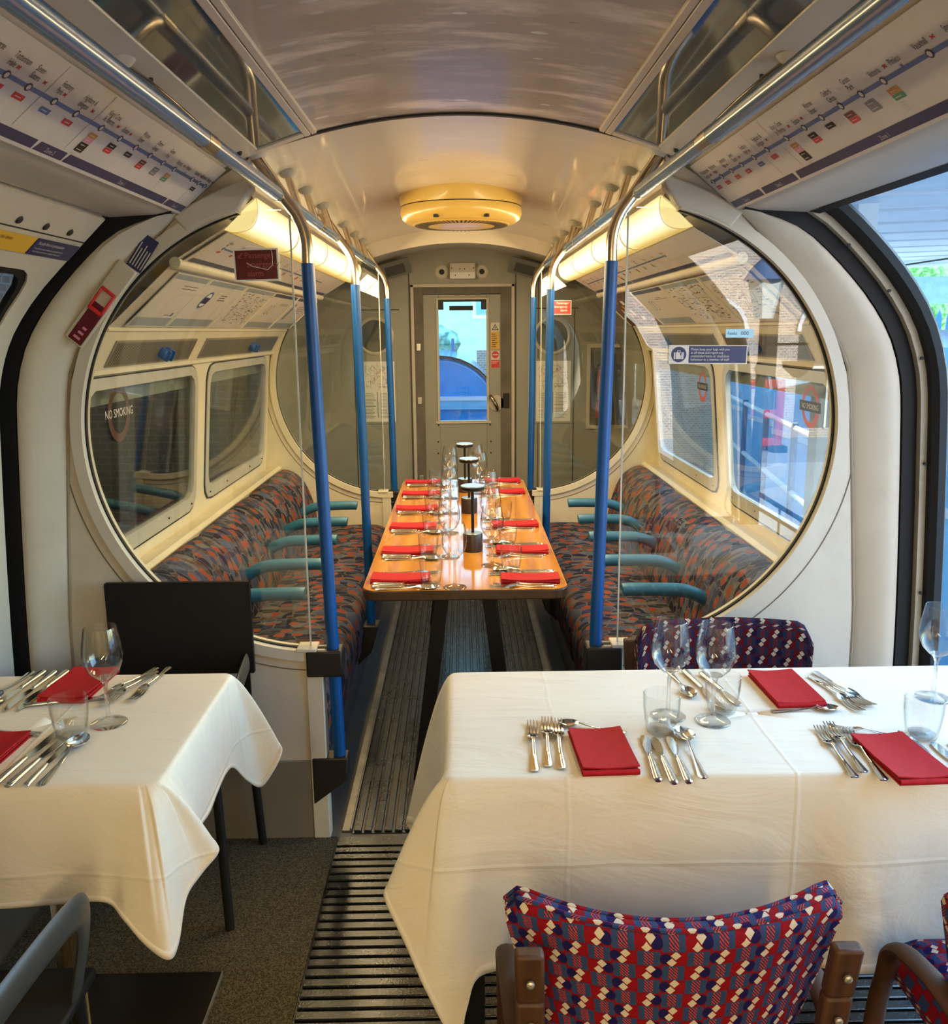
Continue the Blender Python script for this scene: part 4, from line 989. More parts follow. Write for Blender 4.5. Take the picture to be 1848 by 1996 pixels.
for s, w in ((-1, 'dark'), (1, 'daylight')):
    A, B = V((s * .975, 0, 1.574)), V((s * .808, 0, 1.724)); d = (B - A); H = d.length; nn = V((-s * .668, 0, -.744))
    for y0, y1, kind in PP[s]:
        t = thing('poster', '%s above the windows, %s side' % (PLB[kind], w), 'poster', (s * .89, (y0 + y1) / 2, 1.6))
        M = frameM(V((A.x, (y0 + y1) / 2, A.z)) + nn * .004, (0, -s, 0), d); W = (y1 - y0) / 2
        b = MB(); b.M = M; b.box((0, H / 2, -.001), (2 * W, H, .003)); build(b, 'sheet', PRINTW if kind != 'photo' else BROWNP, t)
        b = MB(); b.M = M; z = .0009; rr = random.Random(len(kind) + int(s) * 3)
        ms = [LBLUE, NAVY, GREYT, WHITEP, ORG, MIDB, INK, PINK]
        if kind != 'photo':
            b.mat(1 if kind in ('chart', 'card') else 0).rect(-W * .96, H * .90, W * .96, H * .985, z)
            if 'map' not in kind: b.mat(0).rect(-W * .96, H * .03, W * .96, H * .19, z)
        if kind == 'roundel':
            b.mat(5).disc(-W * .45, H * .6, H * .18, z, 28); b.mat(3).disc(-W * .45, H * .6, H * .135, z + .0003, 28); b.mat(1).rect(-W * .45 - H * .13, H * .53, -W * .45 + H * .13, H * .66, z + .0006)
            b.mat(6); [b.rect(W * .1, H * (.72 - .05 * k), W * (.35 + rr.random() * .4), H * (.735 - .05 * k), z) for k in range(3)]
        if 'map' in kind:
            for k in range(60):
                b.cur = rr.choice((2, 2, 5, 4, 1)); x, y = rr.uniform(-.85, .85) * W, rr.uniform(.12, .86) * H; a = rr.choice((0, PI / 4, -PI / 4, PI / 2)); L = rr.uniform(.03, .10)
                L = min(L, .8 * min(y, H - y)); b.line(x - L / 2 * cos(a), y - L / 2 * sin(a), x + L / 2 * cos(a), y + L / 2 * sin(a), .0022, z)
            b.mat(6); [b.rect(x, y, x + rr.uniform(.01, .035), y + .003, z + .0003) for x, y in [(rr.uniform(-.9, .8) * W, rr.uniform(.1, .9) * H) for k in range(70)]]
        if kind == 'chart':
            for cx in (-W * .35,):
                b.mat(6); b.annul(cx - H * .13, H * .55, H * .115, H * .13, z, 24); b.annul(cx + H * .13, H * .55, H * .115, H * .13, z, 24)
            [b.rect(W * .1, H * (.74 - .04 * k), W * (.4 + rr.random() * .4), H * (.75 - .04 * k), z) for k in range(2)]
        if kind == 'card':
            b.mat(2).rect(-W * .75, H * .3, -W * .55, H * .8, z); b.mat(6); [b.rect(-W * .2, H * (.72 - .06 * k), W * (.3 + rr.random() * .4), H * (.735 - .06 * k), z) for k in range(4)]
        if kind == 'plain':
            b.mat(6); [b.rect(-W * .1, H * (.8 - .05 * k), W * (.3 + rr.random() * .5), H * (.81 - .05 * k), z) for k in range(2)]; b.rect(W * .3, H * .24, W * .7, H * .25, z); b.mat(1).disc(W * .75, H * .26, .008, z)
        if kind == 'photo':
            for k in range(16):
                b.cur = rr.choice((4, 4, 7, 3, 2)); x, y = rr.uniform(-.8, .7) * W, rr.uniform(.1, .75) * H; b.rect(x, y, x + rr.uniform(.03, .09), y + rr.uniform(.01, .04), z + .0002 * k)
        build(b, 'print', ms, t, smooth=False)
        b = MB(); b.tube([V((A.x, y1 + .008, A.z)) + nn * .004, V((B.x, y1 + .008, B.z)) + nn * .004], .005, 8); build(b, 'edge_strip', CREAM_LIT, t)

def plate(name, label, cat, M, w, h, th, base, prints, mats, rim=None):
    """flat notice: a plate with a printed face"""
    t = thing(name, label, cat, M=M)
    b = MB(); b.M = M; b.box((0, 0, 0), (w, h, th)); build(b, 'plate', base, t)
    b = MB(); b.M = M; prints(b, th / 2 + .0004); build(b, 'print', mats, t, smooth=False)
    return t
# red emergency notices hung on the screen glass
def alarm_print(b, z, faded):
    b.mat(0)
    b.text('Passenger', -.030, .018, .022, z, sx=.9); b.text('emergency', -.026, -.006, .022, z, sx=.9); b.text('alarm', -.026, -.030, .022, z, sx=.9)
    b.line(-.046, .020, -.036, .032, .003, z); b.rect(-.048, .017, -.038, .0195, z); b.rect(-.048, .017, -.0455, .027, z)
M = frameM((-.555, DS - .014, 1.7315), (1, 0, .02), (-.03, 0, 1))
t = plate('warning_sign', 'dark red passenger alarm sign with white rim hung before the glass, beside the pole', 'sign', M, .122, .086, .003, WHITEP, lambda b, z: (b.mat(1).rect(-.0565, -.0385, .0565, .0385, z), alarm_print(b, z + .0004, True)), [pm('faded_red_print', (.32, .06, .065), .4), DRED])
b = MB(); b.M = WM[t.name]; pts = [(-.026, .006), (-.010, -.004), (.012, -.009), (.030, -.014), (.044, -.002), (.046, .02), (.043, .039)]
for p, q in zip(pts, pts[1:]): b.line(*p, *q, .0016, .0026)
build(b, 'scratch', PRINTW, t, smooth=False)
M = frameM((.570, DF - .040, 1.675), (1, 0, 0), (0, 0, 1))
plate('warning_sign', 'bright red passenger alarm sign on the far screen glass, daylight side', 'sign', M, .115, .078, .003, WHITEP, lambda b, z: (b.mat(1).rect(-.055, -.0365, .055, .0365, z), b.mat(0), b.text('Passenger', .045, .018, .018, z + .0004, 'RIGHT'), b.text('emergency', .035, -.002, .018, z + .0004, 'RIGHT'), b.text('alarm', .035, -.022, .018, z + .0004, 'RIGHT')), [PRINTW, pm('bright_red', (.75, .02, .015), .35)])
# luggage notice on the glass
M = frameM((.6955, DS - .006, 1.4785), (1, 0, -.012), (0, 0, 1))
def bags(b, z):
    b.mat(0).rect(-.0545, -.0235, .108, .0235, z); b.mat(0).disc(-.083, 0, .0215, z, 28); b.mat(1).rect(-.0965, -.013, -.0695, .006, z + .0004); b.rect(-.088, .006, -.0865, .0105, z + .0004); b.rect(-.0795, .006, -.078, .0105, z + .0004); b.rect(-.088, .0095, -.078, .011, z + .0004)
    b.mat(0); b.rect(-.0925, -.013, -.0915, .006, z + .0008); b.rect(-.0745, -.013, -.0735, .006, z + .0008); b.rect(-.079, -.002, -.076, .005, z + .0008)
    b.mat(1)
    for k, ln in enumerate(('Please keep your bags with you', 'at all times and report any', 'unattended items or suspicious', 'behaviour to a member of staff')): b.text(ln, -.049, .0115 - .0095 * k, .0098, z + .0004, sx=.88)
plate('notice', 'blue and white bags notice with a suitcase symbol on the round glass', 'notice', M, .222, .052, .0015, PRINTW, bags, [NAVY, PRINTW])
M = frameM((.782, DS - .006, 1.536), (1, 0, -.012), (0, 0, 1))
plate('sticker', 'small pale blue sticker above the bags notice on the round glass', 'sticker', M, .078, .023, .0012, pm('sticker_pale_blue', (.35, .60, .72), .4), lambda b, z: (b.mat(0).text('Fateful', -.034, -.004, .012, z, sx=.8), b.text('000', .003, -.0045, .015, z, sx=1.)), [NAVY])
# door notices
def on_prof(y, zc, s, pr=DPS, off=.004):
    f = frac_z(pr, zc); p = poly_at(pr, f); d = (poly_at(pr, f + .008) - poly_at(pr, f - .008)).normalized(); n = V((-d.y, d.x))
    return frameM((s * (p.x + n.x * off), y, p.y + n.y * off), (0, -s, 0), (s * d.x, 0, d.y))
plate('notice', 'yellow door notice above the dark door window', 'notice', on_prof(1.985, 1.757, -1), .30, .050, .0012, YEL, lambda b, z: (b.mat(0).text('Obstructing the doors', -.07, .006, .0155, z, sx=.86), b.text('be dangerous', -.055, -.014, .0155, z, sx=.9)), [pm('brown_ink', (.16, .05, .015), .5)])
plate('notice', 'navy penalty fare notice beside the yellow door notice', 'notice', on_prof(2.253, 1.757, -1), .226, .050, .0012, NAVY, lambda b, z: (b.mat(0).text('Penalty fare or prosecution', -.098, .008, .0135, z, sx=.9), b.text('If you fail to show on demand a valid ticket for the', -.098, -.006, .0072, z), b.text('whole of your journey or a validated Oyster card', -.098, -.0155, .0072, z)), [PRINTW])
M = frameM((-.855, DS - .0225, 1.757), (.63, 0, .27), (.50, -.0, 1)); M = frameM((-.857, DS - .022, 1.76), (.35, 0, -.10), (.10, 0, .35))
def pil(s, x, z, yoff, ang): return frameM((x, DS - yoff, z), (cos(ang), 0, sin(ang)), (-sin(ang), 0, cos(ang)))
plate('notice', 'navy notice with white lines on the white pillar, dark side', 'notice', pil(-1, -.853, 1.762, .0385, rad(54)), .098, .043, .0012, NAVY, lambda b, z: (b.mat(0), [b.rect(-.042, .014 - k * .008, R.uniform(.01, .042), .0165 - k * .008, z) for k in range(5)]), [PRINTW])
# emergency door release
t = thing('alarm_box', 'white emergency box with dark red handle panel on the pillar', 'emergency handle', M=pil(-1, -.985, 1.618, .046, rad(50)))
M = WM[t.name]
b = MB(); b.M = M; b.box((.015, 0, 0), (.262, .058, .008)); build(b, 'housing', CREAM, t, bevel=.006)
b = MB(); b.M = M; b.box((-.048, -.002, .004), (.125, .042, .004)); build(b, 'red_panel', DRED, t, bevel=.003)
b = MB(); b.M = M
for x0, x1, y0, y1 in ((-.012, .062, .014, .022), (-.012, .062, -.024, -.016), (.052, .062, -.024, .022), (-.012, .0, -.024, .022)): b.b6(x0, x1, y0, y1, .005, .013)
build(b, 'handle', RED, t, bevel=.004)
b = MB(); b.M = M; b.mat(0)
for k in range(3): b.rect(-.10 + k * .016, -.012, -.093 + k * .016, .008 - .004 * k, .0066)
build(b, 'print', [PINK], t, smooth=False)
# window markings
def on_win(s, y, z, dx=.0): 
    p = poly_at(WALLP, frac_z(WALLP, z)); return frameM((s * (p.x + .002 - dx), y, z), (0, -s, 0), (s * -.045 * 1, 0, 1))
M = on_win(-1, 2.84, 1.30)
t = thing('window_sticker', 'faded red ring sticker reading no smoking on the dark window', 'sticker', M=M)
b = MB(); b.M = M; b.annul(0, -.0, .065, .092, .0, 32); build(b, 'ring', pm('faded_ring', (.06, .016, .008), .5), t, smooth=False)
b = MB(); b.M = M; b.text('NO SMOKING', 0, -.011, .040, .0012, 'CENTER', .92); build(b, 'lettering', PRINTW, t, smooth=False)
for y, z, sc, w in ((2.76, 1.305, .82, 'nearest the doorway'), (4.02, 1.29, .82, 'next to the far screen')):
    M = on_win(1, y, z)
    t = thing('window_sticker', 'no smoking ring with a dark bar on the daylight window %s' % ('beside the doorway' if y < 3 else w), 'sticker', M=M)
    b = MB(); b.M = M; b.annul(0, 0, .060 * sc, .085 * sc, .0, 32); build(b, 'ring', pm('ring_red%d' % int(y), (.45, .06, .04), .5), t, smooth=False)
    b = MB(); b.M = M; b.mat(0).rect(-.105 * sc, -.020 * sc, .105 * sc, .020 * sc, .0008); b.mat(1).text('NO SMOKING', 0, -.010 * sc, .030 * sc, .0014, 'CENTER', .86); build(b, 'bar', [BLACKP, PRINTW], t, smooth=False)
# ------------------------------------------------------------------ benches with armrests
def bench(s, w):
    t = thing('bench_seat', 'long bench in blue and orange moquette with teal armrests, %s side' % w, 'bench', (s * .75, 3.8, 0))
    seatp = [(.445, .205), (.432, .30), (.436, .37), (.455, .415), (.50, .437), (.60, .442), (.75, .432), (.90, .418)]
    backp = [(.845, .40), (.855, .50), (.877, .60), (.908, .68), (.940, .728), (.98, .758), (1.02, .773), (1.05, .770), (1.066, .745)]
    ed = [2.535, 3.375, 4.215, 5.055]
    def cushion(prof, y0, y1, name, puff):
        pr = [V((p.x, p.z)) for p in smooth_path([(x, 0, z) for x, z in prof], 4)]; L = [0]
        for a, c in zip(pr, pr[1:]): L.append(L[-1] + (c - a).length)
        ys = []; n = 14
        for k in range(n + 1): ys.append((y0 + .004 + (y1 - y0 - .008) * k / n))
        ys = [y0 + .003, y0 + .006, y0 + .014, y0 + .03] + ys[1:-1] + [y1 - .03, y1 - .014, y1 - .006, y1 - .003]
        nn = normals([tuple(p) for p in pr]); G = []
        for y in ys:
            e = min(y - y0, y1 - y); dd = -.016 * max(0, 1 - e / .03) ** 2 - .004 + .006 * sin(PI * min(1, e / .2) / 2) * puff
            G.append([(s * (p.x - q.x * dd), y, p.y - q.y * dd) for p, q in zip(pr, nn)])
        b = MB(); b.grid(G, uv=lambda i, j: (ys[i], L[j]))
        for side_, row in ((0, G[0]), (1, G[-1])):
            c = sum((V(p) for p in row), V((0, 0, 0))) / len(row)
            c = V((s * (.66 if prof is seatp else 1.0), row[0][1], .30 if prof is seatp else .55))
            pts = row if side_ else list(reversed(row)); i = b.add(pts + [c])
            for k in range(len(pts) - 1): b.face((i + k, i + k + 1, i + len(pts)), [(pts[k][0], pts[k][2]), (pts[k + 1][0], pts[k + 1][2]), (c.x, c.z)])
        return build(b, name, BENCHM, t)
    for k in range(3):
        cushion(seatp, ed[k], ed[k + 1], 'seat_cushion', 1); cushion(backp, ed[k], ed[k + 1], 'back_cushion', 1)
    b = MB(); b.b6(s * .52, s * 1.13, 2.54, 5.05, .005, .30); build(b, 'base', DARKB, t)
    b = MB(); b.b6(s * .47, s * .50, 2.54, 5.05, .005, .205); build(b, 'front_board', pm('kickboard_grey' + w, (.06, .062, .065), .4), t)
    for y in (3.02, 3.43, 3.85, 4.23, 4.645):
        b = MB(); pth = smooth_path([(s * .572, y, .628), (s * .60, y, .630), (s * .72, y, .628), (s * .80, y, .622), (s * .87, y, .592), (s * .915, y, .545), (s * .94, y, .48)], 5)
        n = len(pth); b.tube(pth, [.019] + [.0245] * (n - 1), 16); build(b, 'armrest', TEAL, t, angle=60)
    return t
bench(-1, 'dark'); bench(1, 'daylight')

# ------------------------------------------------------------------ cutlery, glasses, napkins
def merge(parts, b): pass
def fork_proto(name='fork', L=.20):
    t = thing(name, 'x', 'fork')
    b = MB(); hw = lambda y: .0035 + .0055 * max(0, (-y - .02) / .08) ** 1.2
    ys = [-.10, -.099, -.095, -.085, -.06, -.03, -.01, .008, .020]; zt = lambda y: .0045 + .007 * (max(0, (y + .05)) / .085) ** 2 * (1 if y < .036 else 1)
    for yy in (0,):
        T = [[(x * (hw(y) if y < .01 else .0035), y, zt(y) + dz + (.0012 if abs(x) < .5 else 0)) for x in (-1, -.5, 0, .5, 1)] for y in ys for dz in (0,)]
        Bm = [[(x * (hw(y) if y < .01 else .0035), y, zt(y) - .0022) for x in (1, .5, 0, -.5, -1)] for y in ys]
    for q, y in enumerate(ys):
        if q == 0: f = .55
        elif q == 1: f = .8
        else: f = 1
        T[q] = [(p[0] * f, p[1], p[2]) for p in T[q]]; Bm[q] = [(p[0] * f, p[1], p[2]) for p in Bm[q]]
    rings = [a + c for a, c in zip(T, Bm)]; b.grid(rings, cv=True); b.poly(rings[-1]); b.poly(list(reversed(rings[0]))); build(b, 'handle', STEEL, t, local=True, angle=50)
    b = MB()
    def zz(y): return .0115 - .0095 * sin(min(1, (y - .018) / .075) * PI * .62) + .006 * max(0, (y - .07) / .035)
    ys = [.018, .026, .034, .042]; ws = [.0036, .0095, .0122, .0126]
    G = [[(x * w_, y, zz(y) - .0015 * (1 - x * x)) for x in (-1, -.5, 0, .5, 1)] for y, w_ in zip(ys, ws)]; G2 = [[(x * w_, y, zz(y) - .0015 * (1 - x * x) - .0016) for x in (1, .5, 0, -.5, -1)] for y, w_ in zip(ys, ws)]
    rings = [a + c for a, c in zip(G, G2)]; b.grid(rings, cv=True); b.poly(rings[-1]); b.poly(list(reversed(rings[0])))
    for k in range(4):
        xc = (-1.5 + k) * .0066; pr = []
        for y, w_ in ((.041, .0023), (.062, .0020), (.085, .0017), (.104, .0008)): pr.append([(xc * (1 - .03 * (y - .041) / .06) + x * w_, y, zz(y) + z_) for x, z_ in ((-1, 0), (1, 0), (1, -.0016), (-1, -.0016))])
        b.grid(pr, cv=True); b.poly(pr[-1])
    build(b, 'head', STEEL, t, local=True, angle=50)
    return t
def knife_proto(butter=False):
    t = thing('knife', 'x', 'knife')
    b = MB(); ys = [-.105, -.103, -.097, -.08, -.05, -.02, -.004, .0]; ws = [.005, .0075, .0088, .0086, .0074, .0062, .0056, .004]
    rings = []
    for y, w_ in zip(ys, ws): rings.append([(w_ * cos(2 * PI * j / 12), y, .0052 + .0042 * sin(2 * PI * j / 12) * min(1, w_ / .007)) for j in range(12)])
    b.grid(rings, cv=True); b.poly(rings[-1]); b.poly(list(reversed(rings[0]))); build(b, 'handle', STEEL, t, local=True, angle=60)
    b = MB()
    if butter: out = [(-.004, 0), (.004, 0), (.006, .01), (.0095, .03), (.0105, .05), (.009, .068), (.004, .078), (-.003, .078), (-.0075, .07), (-.0085, .04), (-.006, .01)]
    else: out = [(-.0045, 0), (.0045, 0), (.006, .008), (.0105, .03), (.0115, .06), (.010, .085), (.005, .105), (-.003, .118), (-.0072, .112), (-.0075, .08), (-.0075, .01)]
    b.slab([(x, y, .0030) for x, y in out], (0, 0, .0018)); build(b, 'blade', STEEL, t, local=True, bevel=.0005, bseg=1)
    return t
def spoon_proto(k=1.):
    t = thing('spoon', 'x', 'spoon')
    b = MB(); ys = [-.10, -.098, -.09, -.06, -.02, .01, .035]; ws = [.006, .0085, .0092, .007, .0040, .0034, .0036]; rings = []
    for y, w_ in zip(ys, ws): z = .003 + .010 * max(0, (y + .04) / .075) ** 2 ; rings.append([(x * w_, y, z + dz) for x, dz in ((-1, 0), (-.4, .0012), (.4, .0012), (1, 0), (.4, -.0016), (-.4, -.0016))])
    b.grid(rings, cv=True); b.poly(list(reversed(rings[0]))); build(b, 'handle', STEEL, t, local=True, angle=50)
    b = MB(); G, G2 = [], []
    for i in range(9):
        f = i / 8; y = .033 + .068 * f; w_ = .0212 * (sin(PI * min(.999, max(.02, f)) ** .82)) ** .62; zr = .0125 - .003 * f
        dep = .0105 * sin(PI * f) ** .8
        G.append([(x * w_, y, zr - dep * (1 - x * x)) for x in (-1, -.7, -.35, 0, .35, .7, 1)]); G2.append([(x * w_ * 1.02, y, zr - .0013 - dep * 1.0 * (1 - x * x)) for x in (1, .7, .35, 0, -.35, -.7, -1)])
    rings = [a + c for a, c in zip(G, G2)]; b.grid(rings, cv=True); build(b, 'bowl', STEEL, t, local=True, angle=60)
    return t
def wine_proto():
    t = thing('wine_glass', 'x', 'wine glass')
    o = [(.006, .098), (.018, .103), (.031, .117), (.0385, .135), (.0405, .152), (.0385, .175), (.0335, .205), (.0322, .2105)]
    b = MB(); b.lathe(o, 40, cap0=False, cap1=False); b.lathe([(r - .0012, z + .0006) for r, z in o[1:]][::-1] , 40, cap0=False, cap1=False)
    b.lathe([(.0322, .2105), (.0316, .2117), (.0310, .2111)], 40, cap0=False, cap1=False); build(b, 'bowl', CLEAR, t, local=True, angle=80)
    b = MB(); b.lathe([(.0165, .1030), (.0125, .100), (.0075, .094), (.0048, .085), (.0038, .06), (.0040, .03), (.0060, .014), (.010, .0085)], 20, cap0=True, cap1=False); build(b, 'stem', SOLIDG, t, local=True, angle=80)
    b = MB(); b.lathe([(.010, .0087), (.018, .0055), (.030, .0032), (.0365, .0022), (.0372, .0012), (.0365, 0), (.0001, 0)], 40, cap0=False, cap1=False); build(b, 'foot', CLEAR, t, local=True, angle=70)
    return t
def tumbler_proto():
    t = thing('tumbler', 'x', 'tumbler')
    o = [(.024, .0), (.029, .004), (.0335, .03), (.0365, .055), (.0375, .082)]
    b = MB(); b.lathe(o, 36, cap0=False, cap1=False); b.lathe([(.0358, .0822), (.0348, .055), (.0318, .03), (.0275, .0115), (.0001, .0105)], 36, cap0=False, cap1=False); b.lathe([(.0375, .082), (.0367, .0832), (.0358, .0822)], 36, cap0=False, cap1=False)
    build(b, 'body', CLEAR, t, local=True, angle=70)
    b = MB(); b.lathe([(.0001, .001), (.023, .001), (.0265, .005), (.026, .009), (.0001, .0095)], 36, cap0=False, cap1=False); build(b, 'thick_base', SOLIDG, t, local=True, angle=60)
    return t
def napkin(cx, cy, w, h, rz, label, group=None, z=.752, flip=0):
    """folded paper napkin: three leaves lying on each other, a rolled fold along one short side"""
    t = thing('napkin', label, 'napkin', (cx, cy, z), rz, group); b = MB(); b.M = WM[t.name]
    rr = random.Random(int(cx * 1000) + int(cy * 777))
    for k in range(3):
        dz = .0035 * k; ox, oy = rr.uniform(-.002, .002) * k, rr.uniform(-.002, .002) * k
        G = []
        for i in range(7):
            x = -w / 2 + w * i / 6; row = []
            for j in range(5):
                y = -h / 2 + h * j / 4; lift = .0025 * k * (abs(x) / (w / 2)) ** 2 * (.6 + .4 * rr.random()) + (.004 * k * max(0, -y / h) if flip else .001 * k); row.append((x + ox, y + oy, .0008 + dz + lift))
            G.append(row)
        G2 = [[(p[0], p[1], p[2] + .0028) for p in row] for row in G]
        b.grid(G[::-1]); b.grid(G2)
        b.grid([[r[0] for r in G], [r[0] for r in G2]]); b.grid([[r[-1] for r in G2], [r[-1] for r in G]]); b.grid([G2[0], G[0]]); b.grid([G[-1], G2[-1]])
    # rolled fold joining the leaves
    pr = [(-h / 2 - .004 * sin(PI * q / 8), .0015 + .0115 * q / 8) for q in range(9)]
    b.grid([[(-w / 2 + w * i / 6, y, z_) for y, z_ in pr] for i in range(7)])
    build(b, 'leaves', NAPK, t, angle=50)
    return t
FORK, KNIFE, BKNIFE, SPOON, WINE, TUMB = fork_proto(), knife_proto(), knife_proto(True), spoon_proto(), wine_proto(), tumbler_proto()
USED = {}
def place(proto, M, label, group=None, name=None):
    k = proto.name
    if k not in USED:
        USED[k] = 1; proto.matrix_basis = M; WM[proto.name] = M.copy(); proto['label'] = label
        if group: proto['group'] = group
        return proto
    return dup(proto, M, label, group)
def lay(proto, head, tail, label, z=.752, group=None, sc=1., tilt=0.):
    """cutlery lying with its head end and handle end at the given table points"""
    h, t_ = V((head[0], head[1], 0)), V((tail[0], tail[1], 0)); d = (h - t_).normalized(); c = (h + t_) / 2
    M = frameM((c.x, c.y, z), (d.y, -d.x, 0), d)
    if tilt: M = M @ Matrix.Rotation(tilt, 4, 'X') @ Matrix.Rotation(0, 4, 'Y')
    return place(proto, M @ Matrix.Scale(sc, 4), label, group)
def stand(proto, x, y, label, z=.752, rz=0., group=None, sc=1.): return place(proto, Matrix.Translation((x, y, z)) @ Matrix.Rotation(rz, 4, 'Z') @ Matrix.Scale(sc, 4), label, group)

# ------------------------------------------------------------------ the long wooden table
t = thing('dining_table', 'long varnished wooden table on black trestles between the benches', 'table', (.005, 3.69, 0))
X0, X1, Y0, Y1 = -.325, .335, 2.645, 4.735
b = MB(); o = rrect(X0, Y0, X1, Y1, .055, 8); b.slab([(x, y, .715) for x, y in o], (0, 0, .032)); build(b, 'table_edge', WOODD, t, bevel=.004)
b = MB(); o = rrect(X0 + .002, Y0 + .002, X1 - .002, Y1 - .002, .053, 8); b.slab([(x, y, .7465) for x, y in o], (0, 0, .0035)); build(b, 'tabletop', OAK, t, bevel=.001, bseg=1)
for y in (2.83, 4.5):
    for s in (-1, 1):
        b = MB(); xa, xb = s * .075 + .005, s * .165 + .005
        b.hexa([(xb - .024, y - .03, 0.011), (xb + .024, y - .03, 0.011), (xb + .024, y + .03, 0.011), (xb - .024, y + .03, 0.011), (xa - .024, y - .03, .712), (xa + .024, y - .03, .712), (xa + .024, y + .03, .712), (xa - .024, y + .03, .712)])
        build(b, 'leg', BLACKP, t, bevel=.003)
    b = MB(); b.b6(-.12, .13, y - .03, y + .03, .69, .714); build(b, 'crossbar', BLACKP, t)
places = [(-1, 0, 2.765), (-1, 1, 3.13), (-1, 2, 3.54), (-1, 3, 3.915), (-1, 4, 4.285), (-1, 5, 4.625), (1, 0, 2.745), (1, 1, 3.125), (1, 2, 3.56), (1, 4, 4.315), (1, 5, 4.645)]
for s, i, y in places:
    w = 'dark side' if s < 0 else 'daylight side'; at = '%s place from the aisle end, %s of wooden table' % (NTH[i], w)
    ex = .325 if s > 0 else -.315; j = random.Random(i * 7 + s)
    napkin(ex - s * .108, y, .19, .085, j.uniform(-.04, .04), 'folded red napkin, ' + at, z=.750, flip=0)
    hx, tx = ex - s * .215, ex - s * .02
    ky = y + s * .062; fy = y - s * .058           # knives on the diner's right, forks on the left
    zt = .750
    lay(KNIFE, (hx - s * .01, ky), (tx - s * .005, ky + j.uniform(-.006, .006)), 'inner steel knife, ' + at, zt)
    lay(KNIFE, (hx - s * .012, ky + s * .024), (tx - s * .003, ky + s * (.024 + j.uniform(-.004, .006))), 'outer steel knife, ' + at, zt)
    lay(SPOON, (hx - s * .03, ky + s * .052), (tx - s * .006, ky + s * (.048 + j.uniform(-.004, .008))), 'steel spoon beside the knives, ' + at, zt)
    lay(FORK, (hx - s * .015, fy), (tx - s * .006, fy + j.uniform(-.004, .004)), 'inner steel fork, ' + at, zt)
    lay(FORK, (hx - s * .03, fy - s * .026), (tx - s * .012, fy - s * .020), 'outer steel fork, ' + at, zt)
for i, (tx, ty, wx, wy) in enumerate(((-.082, 2.695, -.028, 2.672), (-.088, 3.06, -.05, 3.05), (-.092, 3.45, -.052, 3.43), (-.096, 3.83, -.058, 3.82), (-.10, 4.2, -.06, 4.18), (-.10, 4.55, -.064, 4.52))):
    stand(TUMB, wx - .076, ty, 'clear water tumbler at the %s place, dark side of the wooden table' % NTH[i], .750)
    stand(WINE, wx, wy, 'clear wine glass at the %s place, dark side of the wooden table' % NTH[i], .750)
for i, (tx, ty, wx, wy) in ((0, (.143, 2.885, .100, 2.93)), (1, (.150, 3.25, .108, 3.29)), (2, (.150, 3.68, .112, 3.70)), (4, (.125, 4.22, .085, 4.30)), (5, (.11, 4.52, .07, 4.58))):
    stand(TUMB, max(tx, wx + .062), ty - .02, 'clear water tumbler at the %s place, daylight side of the wooden table' % NTH[i], .750)
    stand(WINE, wx, wy, 'clear wine glass at the %s place, daylight side of the wooden table' % NTH[i], .750)
for i, (x, y) in enumerate(((.036, 3.145), (.029, 3.84), (.013, 4.36))):
    t = thing('table_lamp', 'black disc table lamp on the wooden table, %s from the aisle end' % NTH[i], 'lamp', (x, y, .75))
    b = MB(); b.lathe([(.036, .7505), (.0365, .754), (.0365, .815), (.035, .818)], 28, (x, y, 0)); build(b, 'base', pm('lamp_base%d' % i, (.03, .017, .013), .35), t)
    b = MB(); b.lathe([(.034, .818), (.033, .8195)], 28, (x, y, 0)); build(b, 'base_top', ALU, t)
    b = MB(); b.lathe([(.0055, .8195), (.0055, .985)], 12, (x, y, 0)); build(b, 'stem', BLACKP, t)
    b = MB(); b.lathe([(.038, .978), (.043, .982), (.0435, .993)], 32, (x, y, 0)); build(b, 'shade', BLACKP, t)
    b = MB(); b.lathe([(.0435, .993), (.042, .9965)], 32, (x, y, 0)); build(b, 'shade_top', pm('lamp_top%d' % i, (.55, .56, .56), .2, .6), t)
